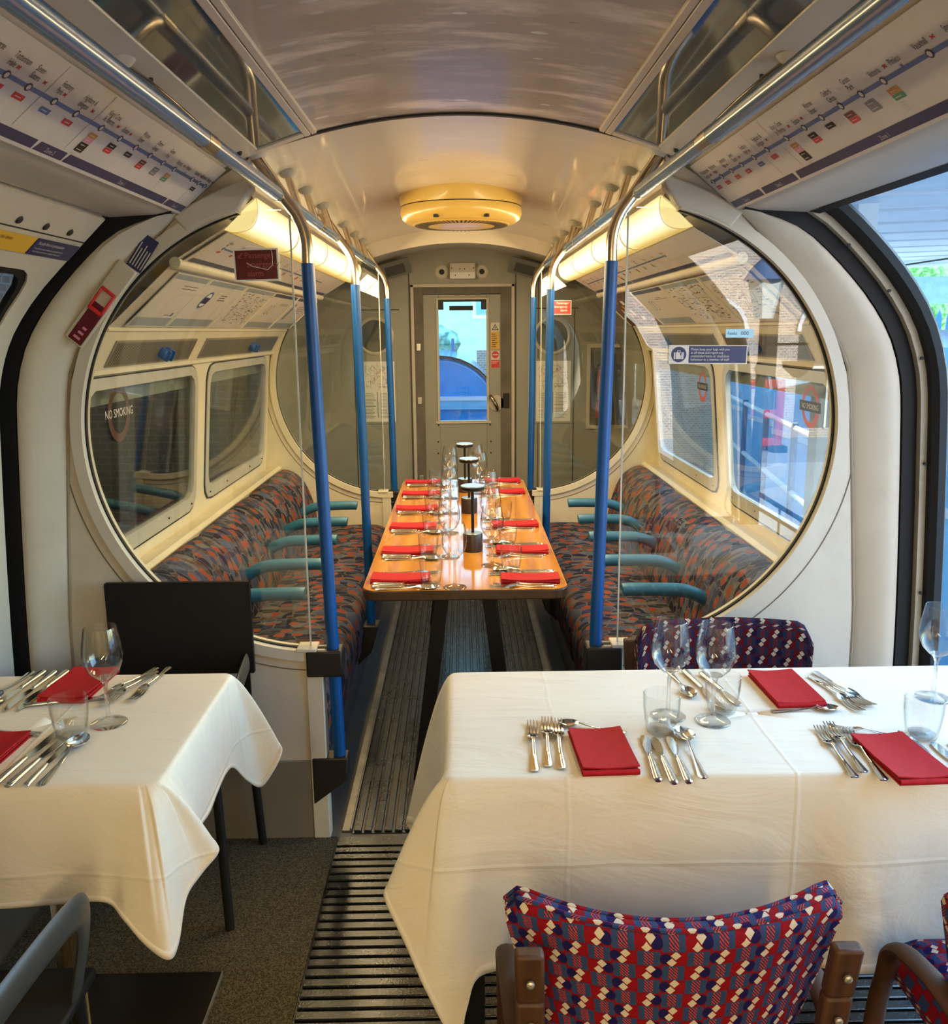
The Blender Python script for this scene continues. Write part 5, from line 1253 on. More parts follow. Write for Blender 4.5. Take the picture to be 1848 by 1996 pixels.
# ------------------------------------------------------------------ white-clothed tables
def tablecloth(ctrl, z, label):
    """ctrl: closed list of (edge point xy, hem point xyz) round the table"""
    n = len(ctrl); sub = 7
    def cr(L):
        out = []
        for k in range(n):
            p0, p1, p2, p3 = (V(L[(k + q) % n]) for q in (-1, 0, 1, 2))
            for j in range(sub):
                t = j / sub; out.append(.5 * ((2 * p1) + (p2 - p0) * t + (2 * p0 - 5 * p1 + 4 * p2 - p3) * t * t + (3 * p1 - p0 - 3 * p2 + p3) * t ** 3))
        return out
    def lin(L):
        out = []
        for k in range(n):
            a, c = V(L[k]), V(L[(k + 1) % n])
            for j in range(sub): out.append(a.lerp(c, j / sub))
        return out
    E_ = lin([(*e, z) for e, h in ctrl]); H_ = cr([h for e, h in ctrl])
    c = sum(E_, V((0, 0, 0))) / len(E_); rows = []
    xs = [p.x for p in E_]; ys = [p.y for p in E_]; mx, my = (min(xs) + max(xs)) / 2, (min(ys) + max(ys)) / 2
    for f in (.02, .25, .5, .75, .92, .985): rows.append([V((lerp(mx, p.x, f), lerp(my, p.y, f), z)) for p in E_])
    rows.append([p + V((0, 0, -.0015)) for p in E_])
    for q in range(1, 13):
        f = q / 12; row = []
        for e, h in zip(E_, H_):
            g = f ** 1.15 if True else f
            o = V((h.x - e.x, h.y - e.y, 0)); L = o.length
            hor = o * (f ** (.75 if L > .06 else .55)); p = e + hor; p.z = lerp(z - .0015, h.z, f)
            row.append(p)
        rows.append(row)
    b = MB(); b.grid(rows, cv=True); b.poly(rows[0][::-1])
    t = thing('tablecloth', label, 'tablecloth', (mx, my, z))
    o = build(b, 'linen_sheet', LINEN, t, angle=180)
    m = o.modifiers.new('sub', 'SUBSURF'); m.levels = 1; m.render_levels = 1
    m = o.modifiers.new('thick', 'SOLIDIFY'); m.thickness = .0016; m.offset = 0
    # stitched hem
    b = MB(); G = []
    for f, d in ((.955, .0016), (1.004, .0018)):
        G.append([V((lerp(a.x, h.x, (f - 11 / 12) * 12), lerp(a.y, h.y, (f - 11 / 12) * 12), lerp(a.z, h.z, (f - 11 / 12) * 12))) for a, h in zip(rows[-2], rows[-1])])
    b.grid(G, cv=True); o = build(b, 'hem', LINEN, t, angle=180)
    m = o.modifiers.new('sub', 'SUBSURF'); m.levels = 1; m.render_levels = 1
    m = o.modifiers.new('thick', 'SOLIDIFY'); m.thickness = .0042; m.offset = 0
    return t
ZT = .7515
# long table on the daylight side
x0, x1, y0, y1 = -.040, 1.25, 1.455, 1.965
CR_ = [((1.25, 1.47), (1.27, 1.45, .36)), ((1.2, y0), (1.2, 1.43, .372)), ((1.0, y0), (1.0, 1.438, .372)), ((.85, y0), (.86, 1.425, .374)), ((.72, y0), (.73, 1.405, .373)), ((.62, y0), (.61, 1.435, .374)), ((.45, y0), (.45, 1.43, .374)), ((.25, y0), (.25, 1.432, .375)), ((.11, y0), (.12, 1.436, .376)), ((.04, y0), (.045, 1.43, .372)), ((.0, y0), (.012, 1.425, .355)),
       ((-.02, y0), (-.004, 1.42, .30)), ((-.030, y0 + .001), (-.026, 1.415, .235)), ((-.034, y0 + .003), (-.075, 1.42, .33)), ((-.037, y0 + .006), (-.115, 1.44, .42)), ((-.039, y0 + .010), (-.158, 1.475, .505)), ((-.040, y0 + .018), (-.125, 1.52, .47)), ((-.040, y0 + .04), (-.065, 1.57, .41)), ((-.040, y0 + .12), (-.052, 1.64, .378)), ((-.040, 1.68), (-.058, 1.72, .375)), ((-.040, 1.82), (-.062, 1.82, .37)), ((-.040, 1.90), (-.085, 1.90, .36)),
       ((-.040, 1.945), (-.148, 1.965, .358)), ((-.037, 1.957), (-.125, 1.985, .312)), ((-.030, 1.963), (-.055, 2.01, .30)), ((-.015, y1), (-.01, 2.005, .33)), ((.05, y1), (.06, 1.995, .37)), ((.3, y1), (.3, 1.99, .375)), ((.6, y1), (.6, 1.985, .375)), ((.9, y1), (.9, 1.99, .375)), ((1.15, y1), (1.15, 1.985, .375)), ((1.24, y1), (1.27, 1.98, .35)), ((1.25, 1.95), (1.28, 1.95, .36)), ((1.25, 1.7), (1.275, 1.7, .37))]
tablecloth(CR_, ZT, 'white linen cloth with hanging corners over the long table')
def table_frame(label, x0, x1, y0, y1, pedestal=None, legs=()):
    t = thing('dining_table', label, 'table', ((x0 + x1) / 2, (y0 + y1) / 2, 0))
    b = MB(); b.b6(x0 + .006, x1 - .006, y0 + .006, y1 - .006, .722, .7475); build(b, 'tabletop', DARKB, t, bevel=.003)
    for x, y in legs:
        b = MB(); b.b6(x - .02, x + .02, y - .02, y + .02, .008, .722); build(b, 'leg', BLACKP, t, bevel=.002)
    if pedestal:
        x, y = pedestal
        b = MB(); b.lathe([(.028, .02), (.028, .722)], 20, (x, y, 0)); build(b, 'column', CHROME, t)
        b = MB(); b.b6(x - .26, x + .265, y - .20, y + .19, .009, .021); build(b, 'base_plate', pm('base_plate_black', (.012, .010, .008), .25), t, bevel=.001)
        b = MB(); b.b6(x + .2655, x + .2675, y - .20, y + .19, .009, .0215); build(b, 'plate_edge', ALU, t)
    return t
table_frame('long table under the white cloth with black legs', x0, x1, y0, y1, None, ((.012, 1.50), (.012, 1.92), (1.2, 1.50), (1.2, 1.92)))
# small table on the dark side
x0, x1, y0, y1 = -1.17, -.555, 1.455, 1.98
CL_ = [((-1.165, y0), (-1.165, 1.435, .52)), ((-1.0, y0), (-1.0, 1.436, .522)), ((-.88, y0), (-.87, 1.43, .522)), ((-.77, y0), (-.755, 1.436, .525)), ((-.69, y0), (-.665, 1.432, .531)), ((-.64, y0), (-.632, 1.425, .50)), ((-.605, y0), (-.592, 1.412, .458)), ((-.585, y0), (-.548, 1.402, .432)), ((-.575, y0 + .001), (-.536, 1.425, .448)), ((-.568, y0 + .002), (-.528, 1.462, .515)), ((-.562, y0 + .004), (-.505, 1.495, .545)),
       ((-.558, y0 + .008), (-.476, 1.512, .580)), ((-.556, y0 + .016), (-.510, 1.55, .590)), ((-.555, y0 + .05), (-.538, 1.60, .575)), ((-.555, 1.60), (-.542, 1.68, .562)), ((-.555, 1.75), (-.548, 1.76, .562)), ((-.555, 1.86), (-.552, 1.85, .56)), ((-.555, 1.93), (-.556, 1.93, .53)), ((-.556, 1.958), (-.540, 1.985, .465)), ((-.558, 1.969), (-.512, 2.025, .432)), ((-.562, 1.975), (-.462, 2.035, .525)), ((-.57, y1), (-.535, 2.045, .53)),
       ((-.60, y1), (-.60, 2.02, .52)), ((-.7, y1), (-.70, 2.005, .525)), ((-.9, y1), (-.9, 2.0, .525)), ((-1.1, y1), (-1.1, 2.0, .525)), ((-1.168, y1 - .005), (-1.18, 1.99, .50)), ((-1.17, y1 - .03), (-1.185, 1.95, .52)), ((-1.17, 1.7), (-1.185, 1.7, .525)), ((-1.17, y0 + .02), (-1.185, 1.48, .52))]
tablecloth(CL_, ZT, 'white linen cloth with pointed corners over the small table')
table_frame('small pedestal table under the white cloth', x0, x1, y0, y1, (-.868, 1.68))

Z = .7525
# small table settings
stand(WINE, -.746, 1.710, 'clear wine glass standing on the small white table', Z)
stand(TUMB, -.800, 1.655, 'clear tumbler beside the wine glass on the small white table', Z)
stand(TUMB, -1.045, 1.775, 'clear tumbler at the picture edge on the small white table', Z)
napkin(-.888, 1.905, .105, .185, rad(-2), 'folded red napkin behind the tumbler, far side of the small white table', z=Z, flip=1)
napkin(-.935, 1.560, .105, .185, rad(-2), 'folded red napkin at the camera side of the small white table', z=Z)
lay(KNIFE, (-.968, 1.795), (-.957, 1.985), 'steel knife next to the far red napkin, small white table', Z)
lay(KNIFE, (-.995, 1.79), (-.985, 1.985), 'second steel knife from the far red napkin, small white table', Z)
lay(KNIFE, (-1.025, 1.80), (-1.013, 1.985), 'third steel knife from the far red napkin, small white table', Z)
lay(SPOON, (-1.055, 1.81), (-1.043, 1.985), 'steel spoon beyond the far knives, small white table', Z)
lay(KNIFE, (-.806, 1.838), (-.955, 1.800), 'small steel knife across the foot of the far red napkin', Z, sc=.86)
lay(FORK, (-.806, 1.850), (-.757, 1.978), 'steel fork nearest the wine glass, far side of small white table', Z)
lay(FORK, (-.783, 1.822), (-.748, 1.945), 'steel fork in the middle of three by the wine glass', Z + .003)
lay(FORK, (-.735, 1.850), (-.722, 1.972), 'steel fork at the table edge, far side of small white table', Z)
lay(KNIFE, (-.834, 1.648), (-.850, 1.462), 'steel knife nearest the camera-side napkin, small white table', Z)
lay(KNIFE, (-.806, 1.635), (-.822, 1.462), 'steel knife in the middle of three on the small white table', Z)
lay(KNIFE, (-.790, 1.602), (-.792, 1.456), 'small steel knife next to the big spoon, small white table', Z, sc=.8)
lay(SPOON, (-.768, 1.645), (-.768, 1.450), 'big steel spoon in front of the tumbler on the small white table', Z)
lay(FORK, (-1.02, 1.676), (-.885, 1.660), 'steel fork lying across above the camera-side napkin, small table', Z, sc=.9)
# long table settings
lay(FORK, (.138, 1.672), (.127, 1.475), 'first of three steel forks beside the red napkin, long white table', Z)
lay(FORK, (.169, 1.688), (.153, 1.492), 'middle of three steel forks beside the red napkin, long white table', Z)
lay(FORK, (.190, 1.690), (.176, 1.472), 'steel fork closest to the red napkin by the aisle, long white table', Z)
lay(SPOON, (.195, 1.672), (.318, 1.630), 'small steel spoon above the red napkin by the aisle, long table', Z, sc=.72)
napkin(.262, 1.540, .105, .170, rad(2), 'folded red napkin between forks and knives, aisle end of the long table', z=Z, flip=1)
lay(BKNIFE, (.355, 1.618), (.345, 1.444), 'butter knife closest to the aisle-end napkin, long white table', Z)
lay(BKNIFE, (.372, 1.600), (.371, 1.442), 'butter knife in the middle of three, aisle end of the long table', Z)
lay(BKNIFE, (.404, 1.604), (.398, 1.442), 'butter knife next to the big spoon, aisle end of the long table', Z)
lay(SPOON, (.436, 1.634), (.429, 1.440), 'big steel spoon beside the butter knives on the long white table', Z)
stand(WINE, .426, 1.703, 'wine glass behind the aisle-end tumbler on the long white table', Z)
stand(WINE, .512, 1.675, 'wine glass nearest the far red napkin on the long white table', Z)
stand(TUMB, .395, 1.632, 'tumbler in front of the wine glass, aisle end of the long table', Z)
stand(TUMB, .545, 1.722, 'tumbler half hidden behind a wine glass on the long table', Z)
lay(KNIFE, (.548, 1.745), (.522, 1.930), 'steel knife behind the two wine glasses on the long table', Z)
lay(BKNIFE, (.597, 1.718), (.556, 1.925), 'butter knife behind the half hidden tumbler on the long table', Z)
lay(SPOON, (.500, 1.790), (.487, 1.935), 'small steel spoon seen under the wine glass bowl, long table', Z, sc=.8)
napkin(.718, 1.823, .105, .180, rad(2), 'folded red napkin at the far edge of the long white table', z=Z)
lay(SPOON, (.790, 1.722), (.655, 1.715), 'steel spoon lying in front of the far red napkin, long table', Z, sc=.75)
lay(FORK, (.832, 1.712), (.806, 1.892), 'steel fork beside the far red napkin on the long white table', Z)
lay(FORK, (.862, 1.765), (.832, 1.890), 'steel fork at the outside of three by the far red napkin', Z)
lay(FORK, (.850, 1.748), (.818, 1.85), 'short steel fork resting on the two by the far red napkin', Z + .004, sc=.8)
lay(FORK, (.716, 1.636), (.701, 1.425), 'first steel fork of three before the doorway, long white table', Z)
lay(FORK, (.740, 1.640), (.724, 1.448), 'middle steel fork of three before the doorway, long white table', Z + .002)
lay(FORK, (.768, 1.622), (.748, 1.414), 'steel fork touching the doorway napkin on the long white table', Z)
lay(FORK, (.752, 1.628), (.866, 1.582), 'small steel fork lying across above the doorway napkin', Z + .003, sc=.75)
napkin(.818, 1.495, .105, .180, rad(2), 'folded red napkin closest to the open doorway on the long table', z=Z, flip=1)
lay(KNIFE, (.872, 1.585), (.876, 1.405), 'steel knife beside the napkin closest to the open doorway', Z)
lay(BKNIFE, (.910, 1.565), (.905, 1.40), 'butter knife reflecting daylight beside the doorway knife, long table', Z)
lay(BKNIFE, (.945, 1.565), (.935, 1.40), 'outer butter knife at the picture edge of the long table', Z)
stand(TUMB, .905, 1.592, 'tumbler by the doorway end of the long white table', Z)
stand(WINE, 1.026, 1.775, 'wine glass against the open doorway on the long white table', Z)

# ------------------------------------------------------------------ chairs
def moquette_chair(name, label, cx, cy, rz=0., dip=True):
    """upholstered chair on wooden bentwood sides; local +Y is where the sitter looks"""
    t = thing(name, label, 'chair', (cx, cy, 0), rz); M = WM[t.name]
    def back(u, v):           # u -1..1 across, v 0..1 up
        if dip:
            top = .684 + .022 * abs(u) ** 2.2 - .030 * max(0, (abs(u) - .88) / .12) ** 2.5; hw = .205 + .050 * v; y = -.285 + .07 * u * u - .02 * v
        else:
            top = .752 - .0 * abs(u); hw = .225 + .012 * v; y = -.255 + .055 * u * u - .02 * v
        z = lerp(.475, top, v); return V((hw * u, y, z))
    nu, nv = 28, 12
    us = [-1 + 2 * k / nu for k in range(nu + 1)]; vs = [k / nv for k in range(nv + 1)]
    def sec(u):
        pts = []; th = .048
        for v in vs: p = back(u, v); pts.append((V((p.x, p.y, p.z)), p.z))
        p = back(u, 1)
        for a in (40, 90, 140): pts.append((V((p.x, p.y + th / 2 - th / 2 * cos(rad(a)), p.z + th * .42 * sin(rad(a)))), p.z + th * a / 180))
        for v in reversed(vs): q = back(u, v); pts.append((V((q.x, q.y + th, q.z)), 1.6 - q.z))
        return pts
    S = [sec(u) for u in us]
    if not dip:
        for u, row in zip(us, S):
            k = max(0, (abs(u) - .86) / .14)
            for i, (p, l) in enumerate(row): p.z = min(p.z, 10) - .045 * k ** 2.2 * max(0, (p.z - .55) / .22)
    b = MB(); b.M = M
    wd = [0]
    for k in range(nu): wd.append(wd[-1] + (S[k + 1][6][0] - S[k][6][0]).length)
    b.grid([[p for p, l in row] for row in S], uv=lambda i, j: (wd[i], S[min(i, nu)][min(j, len(S[0]) - 1)][1]))
    for row, fl in ((S[0], 0), (S[-1], 1)):
        n = len(row); L = [p for p, l in row]; i = b.add(L)
        for k in range(n // 2):
            q = (i + k, i + k + 1, i + n - 2 - k, i + n - 1 - k)
            b.face(q if fl else q[::-1], [(p.y, p.z) for p in [(b.v[x]) for x in (q if fl else q[::-1])]])
    build(b, 'backrest', CHAIRM if dip else CHAIR_SHADED, t, angle=60)
    # piping along the seam
    if dip:
        for off in (.012, .036):
            b = MB(); b.M = M; b.tube([back(u, 1) + V((0, off, .016 - .0)) for u in us], .0042, 8, uv=lambda i, j: (i * .018, off + j * .003)); build(b, 'piping', CHAIRM, t)
    b = MB(); b.M = M
    G = []; pts = [(-.26, .42), (-.265, .445), (-.25, .466), (-.17, .474), (-.08, .476), (-.02, .470), (.012, .452), (.018, .425), (.01, .405)]
    xs = [-.222, -.218, -.205, -.17] + [-.17 + .34 * k / 8 for k in range(1, 8)] + [.17, .205, .218, .222]
    L = [0]
    for a, c in zip(pts, pts[1:]): L.append(L[-1] + math.hypot(c[0] - a[0], c[1] - a[1]))
    for x in xs:
        e = max(0, (abs(x) - .17) / .052); G.append([(x, y, .40 + (z - .40) * (1 - .75 * e ** 3)) for y, z in pts])
    b.grid(G, uv=lambda i, j: (xs[i], L[j] + .3)); b.grid([[(x, y, .40) for y, z in (pts[0], pts[-1])] for x in reversed(xs)], uv=lambda i, j: (xs[i], j))
    for s in (-1, 1):
        row = G[0] if s < 0 else G[-1]; q = [(p[0], p[1], .40) for p in row]; b.grid([row, q] if s < 0 else [q, row], uv=lambda i, j: (L[j], i * .1))
    build(b, 'seat', CHAIRM if dip else CHAIR_SHADED, t, angle=50)
    for s in (-1, 1):
        # rear post with two bolts, arm and front leg
        b = MB(); b.M = M; x = s * .207
        pr = [(-.30, .0), (-.285, .25), (-.282, .45), (-.300, .60), (-.315, .690)]
        for (ya, za), (yb, zb) in zip(pr, pr[1:]):
            xa, xb = x + s * .0 + s * .02 * (za / .7), x + s * .02 * (zb / .7)
            b.hexa([(xa - .021, ya - .013, za), (xa + .021, ya - .013, za), (xa + .021, ya + .013, za), (xa - .021, ya + .013, za), (xb - .021, yb - .013, zb), (xb + .021, yb - .013, zb), (xb + .021, yb + .013, zb), (xb - .021, yb + .013, zb)])
        p = build(b, 'rear_post', CHWOOD, t, bevel=.006)
        b = MB(); b.M = M
        for zz in (.565, .645): b.lathe([(.006, 0), (.006, .004), (.003, .0055)], 10, (x + s * .02 * zz / .7, -.313 - (.0 if zz < .6 else .012), zz), 'y')
        build(b, 'bolt', ALU, p)
        b = MB(); b.M = M
        pth = smooth_path([(s * .238, -.28, .51), (s * .244, -.20, .525), (s * .246, -.12, .515), (s * .246, -.075, .50), (s * .246, -.045, .47), (s * .244, -.032, .42), (s * .242, -.005, .30), (s * .24, .01, .0)], 5)
        b.tube(pth, .019, 12, flat=(1.0, .62)); build(b, 'arm', CHWOOD, t)
    return t
moquette_chair('dining_chair', 'red and blue moquette chair with wooden arms facing the long table', .313, 1.395)
moquette_chair('dining_chair', 'red and blue moquette chair cut by the picture edge beside its twin', .99, 1.380)
moquette_chair('dining_chair', 'shade-darkened red moquette chair behind the long table, before the round glass', .700, 2.03, PI, dip=False)
def black_chair(label, cx, cy, rz):
    t = thing('armchair', label, 'chair', (cx, cy, 0), rz); M = WM[t.name]
    b = MB(); b.M = M
    G = [[(x, -.185 - .035 * (z - .55) + .0 * x * x, z) for z in (.575, .60, .845, .850)] for x in (-.2075, -.205, 0, .205, .2075)]
    b.grid(G); b.grid([[(p[0], p[1] + .014, p[2]) for p in row] for row in G[::-1]])
    b.box((0, -.185, .5765), (.41, .012, .004)); b.box((0, -.1885, .848), (.41, .012, .004)); b.box((-.206, -.186, .71), (.003, .015, .27)); b.box((.206, -.186, .71), (.003, .015, .27))
    build(b, 'backrest', BLACKP, t)
    b = MB(); b.M = M; b.box((0, .01, .445), (.41, .40, .02)); build(b, 'seat', BLACKP, t, bevel=.008)
    for s in (-1, 1): b = MB(); b.M = M; b.b6(s * .17, s * .19, -.20, -.19, .44, .60); build(b, 'back_strut', BLACKP, t)
    for s in (-1, 1):
        b = MB(); b.M = M
        pth = smooth_path([(s * .185, -.185, .60), (s * .205, -.10, .63), (s * .225, .03, .645), (s * .232, .10, .640), (s * .226, .135, .605), (s * .212, .15, .54), (s * .19, .15, .44)], 6)
        b.tube(pth, .029, 12, flat=(.28, 1.0)); build(b, 'arm', GREYAR, t)
        for sy, y0, y1 in ((1, .17, .195), (-1, -.175, -.20)):
            b = MB(); b.M = M; b.tube([(s * .178, y0, .44), (s * .195, y1, 0.008)], .0125, 12); build(b, 'leg', BLACKP, t)
    return t
black_chair('black armchair with flat back behind the small white table', -.824, 2.24, PI)
black_chair('black chair with grey curved arm in front of the small white table', -.862, 1.15, 0)
# ------------------------------------------------------------------ outside
GZ = -.75
PAVE = pm('pale_paving', (.30, .36, .42), .8, var=.15, vs=1.2, bump=.1, bs=20)
LBW = pm('pale_blue_cladding', (.16, .42, .62), .5, var=.06)
FENCEB = pm('fence_blue', (.01, .13, .32), .5)
SHEDW = pm('white_cladding', (.55, .60, .65), .5, var=.06, vs=2)
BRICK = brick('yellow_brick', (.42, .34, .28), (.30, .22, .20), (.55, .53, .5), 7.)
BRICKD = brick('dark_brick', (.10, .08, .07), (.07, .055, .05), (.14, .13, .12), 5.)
b = MB(); b.b6(1.5, 40, -30, 60, GZ - .1, GZ); b.b6(-8, 1.5, 6.4, 60, GZ - .1, GZ); struct(b, 'ground', PAVE)
b = MB(); b.b6(-4, 1.5, -8, 6.4, GZ - .1, GZ); struct(b, 'ground', pm('dark_ballast', (.05, .045, .04), .9))
# dark shed on the other side of the car
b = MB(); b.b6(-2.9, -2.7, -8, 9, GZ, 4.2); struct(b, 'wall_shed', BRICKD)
b = MB(); b.b6(-2.9, -1.0, -8, 6.3, 3.0, 3.1); struct(b, 'roof', DARKM)  # unseen roof added to keep sky light out of the dark-side windows
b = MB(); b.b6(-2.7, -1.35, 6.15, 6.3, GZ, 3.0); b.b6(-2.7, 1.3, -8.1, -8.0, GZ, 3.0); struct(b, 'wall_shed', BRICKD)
# canopy with corrugated underside
t = thing('canopy', 'white corrugated canopy roof on white posts outside the open doorway', 'canopy', (6, 11, GZ))
b = MB(); y = 4.2; G = []
while y < 19.5:
    for dy, dz in ((0, 0), (.95, .0), (.98, .20), (1.15, .22), (1.19, .20), (1.22, 0)):
        G.append([(x, y + dy, 2.62 + dz + .03 * (x - 2.2)) for x in (2.3, 16)])
    y += 1.24
b.grid(G); b.grid([[(p[0], p[1], p[2] + .05) for p in r] for r in G[::-1]]); build(b, 'roof_sheet', SHEDW, t, angle=20)
b = MB(); b.b6(2.4, 16, 19.5, 19.8, 2.05, 2.62); build(b, 'fascia', pm('fascia_pale_blue', (.35, .62, .74), .5), t)
for x, y in ((3.78, 8.5), (9.5, 8.5), (11.5, 19.6)):
    b = MB(); b.b6(x - .1, x + .1, y - .1, y + .1, GZ, 2.8); build(b, 'post', SHEDW, t, bevel=.01)
b = MB(); b.b6(9.0, 9.02, 4.2, 19.4, 2.76, 2.79); build(b, 'cable', DARKM, t)
# blue fence: each pale a part
t = thing('fence', 'tall blue palisade fence beyond the canopy outside the doorway', 'fence', (14, 21, GZ))
for k in range(40):
    x = 9.0 + .26 * k
    b = MB(); b.slab([(x - .07, 21, GZ + .1), (x + .07, 21, GZ + .1), (x + .07, 21, 1.75), (x, 21, 1.95), (x - .07, 21, 1.75)], (0, .03, 0)); build(b, 'pale', FENCEB, t)
for z in (.0, 1.35):
    b = MB(); b.b6(8.8, 19.6, 21.03, 21.09, z, z + .08); build(b, 'rail', FENCEB, t)
LEAF = speckle('leafy_green', (.04, .26, .20), (.40, .80, .66), 6, .8)
LEAFG = speckle('leafy_fresh_green', (.10, .26, .05), (.48, .66, .24), 6, .8)
def bush(name, label, c, r, seed, mat=None):
    rr = random.Random(seed); b = MB()
    for k in range(26):
        d = V((rr.gauss(0, 1), rr.gauss(0, 1), rr.gauss(0, .8))).normalized() * rr.uniform(.2, 1.)
        cc = V((c[0] + d.x * r[0], c[1] + d.y * r[1], c[2] + d.z * r[2])); q = min(r) * rr.uniform(.35, .6)
        b.lathe([(.01, -q), (q * .6, -q * .75), (q, 0), (q * .75, q * .6), (.01, q)], 9, cc)
    t = thing(name, label, 'tree', (c[0], c[1], GZ)); build(b, 'foliage', mat or LEAF, t)
    b = MB(); b.tube([(c[0], c[1], GZ), (c[0], c[1], c[2])], .12, 8); build(b, 'trunk', CHWOOD, t)
bush('tree', 'green tree behind the blue fence outside the doorway', (11.5, 25, 2.2), (2.4, 1.5, 1.6), 5, LEAFG)
bush('tree', 'second green tree behind the blue fence, further along', (19., 25.5, 2.6), (2.6, 1.5, 1.9), 6, LEAFG)
# pale blue hoarding seen through the saloon windows
t = thing('hoarding', 'pale blue panelled hoarding seen through the daylight windows', 'hoarding', (3.6, 8, GZ))
for k in range(5):
    y = 4.6 + 1.7 * k
    b = MB(); b.b6(3.0 + .25 * k - .03, 3.0 + .25 * k + .03, y, y + 1.66, GZ + .02, 1.42); build(b, 'panel', LBW, t, bevel=.01)
    b = MB(); b.b6(2.95 + .25 * k, 2.97 + .25 * k, y, y + 1.66, .40, .46); build(b, 'rail', SHEDW, t)
b = MB()
t = thing('hoarding', 'white framed notice board standing before the pale blue hoarding', 'notice board', (2.6, 5.6, GZ))
b = MB(); b.b6(2.55, 2.60, 5.3, 5.9, .55, 1.25); build(b, 'board', SHEDW, t, bevel=.01)
for y in (5.35, 5.85):
    b = MB(); b.b6(2.55, 2.60, y - .03, y + .03, GZ, .6); build(b, 'post', FENCEB, t)
t = thing('gate_post', 'grey gate post outside the daylight window beside the doorway', 'post', (1.76, 4.2, GZ))
b = MB(); b.b6(1.70, 1.80, 4.15, 4.25, GZ, 1.36); build(b, 'post', KICK, t, bevel=.008)
b = MB(); b.b6(1.69, 1.81, 4.14, 4.26, 1.36, 1.40); build(b, 'cap', DARKB, t, bevel=.004)
t = thing('railing', 'pale blue railing between the gate post and the hoarding outside', 'railing', (2.1, 6.0, GZ))
for z in (.15, .55, .95):
    b = MB(); b.tube([(1.9, 4.4, z), (2.45, 8.0, z)], .018, 8); build(b, 'rail', SHEDW, t)
for k in range(5):
    b = MB(); x, y = lerp(1.9, 2.45, k / 4), lerp(4.4, 8.0, k / 4); b.tube([(x, y, GZ), (x, y, .98)], .022, 8); build(b, 'post', FENCEB, t)
# pale van at the edge of the doorway
t = thing('van', 'pale blue van partly seen past the black door edge', 'van', (5.0, 8.2, GZ))
b = MB(); prof = [(6.6, GZ + .25), (6.6, .35), (7.0, .55), (7.55, 1.45), (7.9, 1.52), (11.0, 1.5), (11.1, GZ + .25)]
b.slab([(4.15, y, z) for y, z in prof], (1.9, 0, 0)); build(b, 'body', pm('van_paint', (.58, .72, .84), .3, coat=.4), t, bevel=.06, bseg=3)
b = MB(); b.slab([(4.14, 7.1, .62), (4.14, 7.55, 1.34), (4.14, 8.5, 1.36), (4.14, 8.5, .62)], (-.005, 0, 0)); build(b, 'side_window', SMOKE, t)
b = MB(); b.slab([(4.28, 6.97, .62), (5.92, 6.97, .62), (5.85, 7.46, 1.36), (4.35, 7.46, 1.36)], (0, -.01, .005)); build(b, 'windscreen', SMOKE, t)
for x, y in ((4.2, 7.3), (5.95, 7.3), (4.2, 10.2), (5.95, 10.2)):
    b = MB(); b.lathe([(.2, -.1), (.31, -.09), (.33, 0), (.31, .09), (.2, .1)], 24, (x, y, GZ + .33), 'x'); build(b, 'wheel', BLACK, t)
# brick station building and street furniture beside the doorway, mirrored in the round glass
t = thing('building', 'brick building with arched windows seen mirrored in the round glass', 'building', (5, -7, GZ))
b = MB(); b.b6(2.3, 12, -7.3, -7, GZ, 7.0); b.b6(2.0, 2.3, -16, -7.0, GZ, 7); build(b, 'wall', BRICK, t)
b = MB(); b.b6(2.2, 12.1, -7.02, -6.9, 3.1, 3.35); b.b6(2.2, 12.1, -7.02, -6.95, GZ, GZ + .5); build(b, 'stone_band', SHEDW, t)
for x in (3.4, 5.0, 6.6, 8.2):
    pts = [(x - .42, .2), (x + .42, .2), (x + .42, 1.5)] + [(x + .42 * cos(rad(a)), 1.5 + .42 * sin(rad(a))) for a in range(15, 180, 15)] + [(x - .42, 1.5)]
    b = MB(); b.slab([(p, -6.99, z) for p, z in pts], (0, -.02, 0)); w = build(b, 'window', SMOKE, t)
    b = MB()
    b.b6(x - .015, x + .015, -6.985, -6.96, .2, 1.9); b.b6(x - .42, x + .42, -6.985, -6.96, 1.0, 1.04); build(b, 'glazing_bar', WHITEP, w)
    b = MB(); o = [(x + .47 * cos(rad(a)), 1.5 + .47 * sin(rad(a))) for a in range(0, 181, 10)]; i_ = [(x + .42 * cos(rad(a)), 1.5 + .42 * sin(rad(a))) for a in range(0, 181, 10)]
    b.ringslab(i_, o, None, closed=False, fmap=lambda p, k: V((p[0], -6.93 - .06 * k, p[1]))); build(b, 'arch', SHEDW, w)
for x0, x1 in ((4.1, 4.25), (7.3, 7.45)):
    b = MB(); b.b6(x0, x1, -7.0, -6.88, GZ, 6.9); build(b, 'downpipe', DARKM, t)
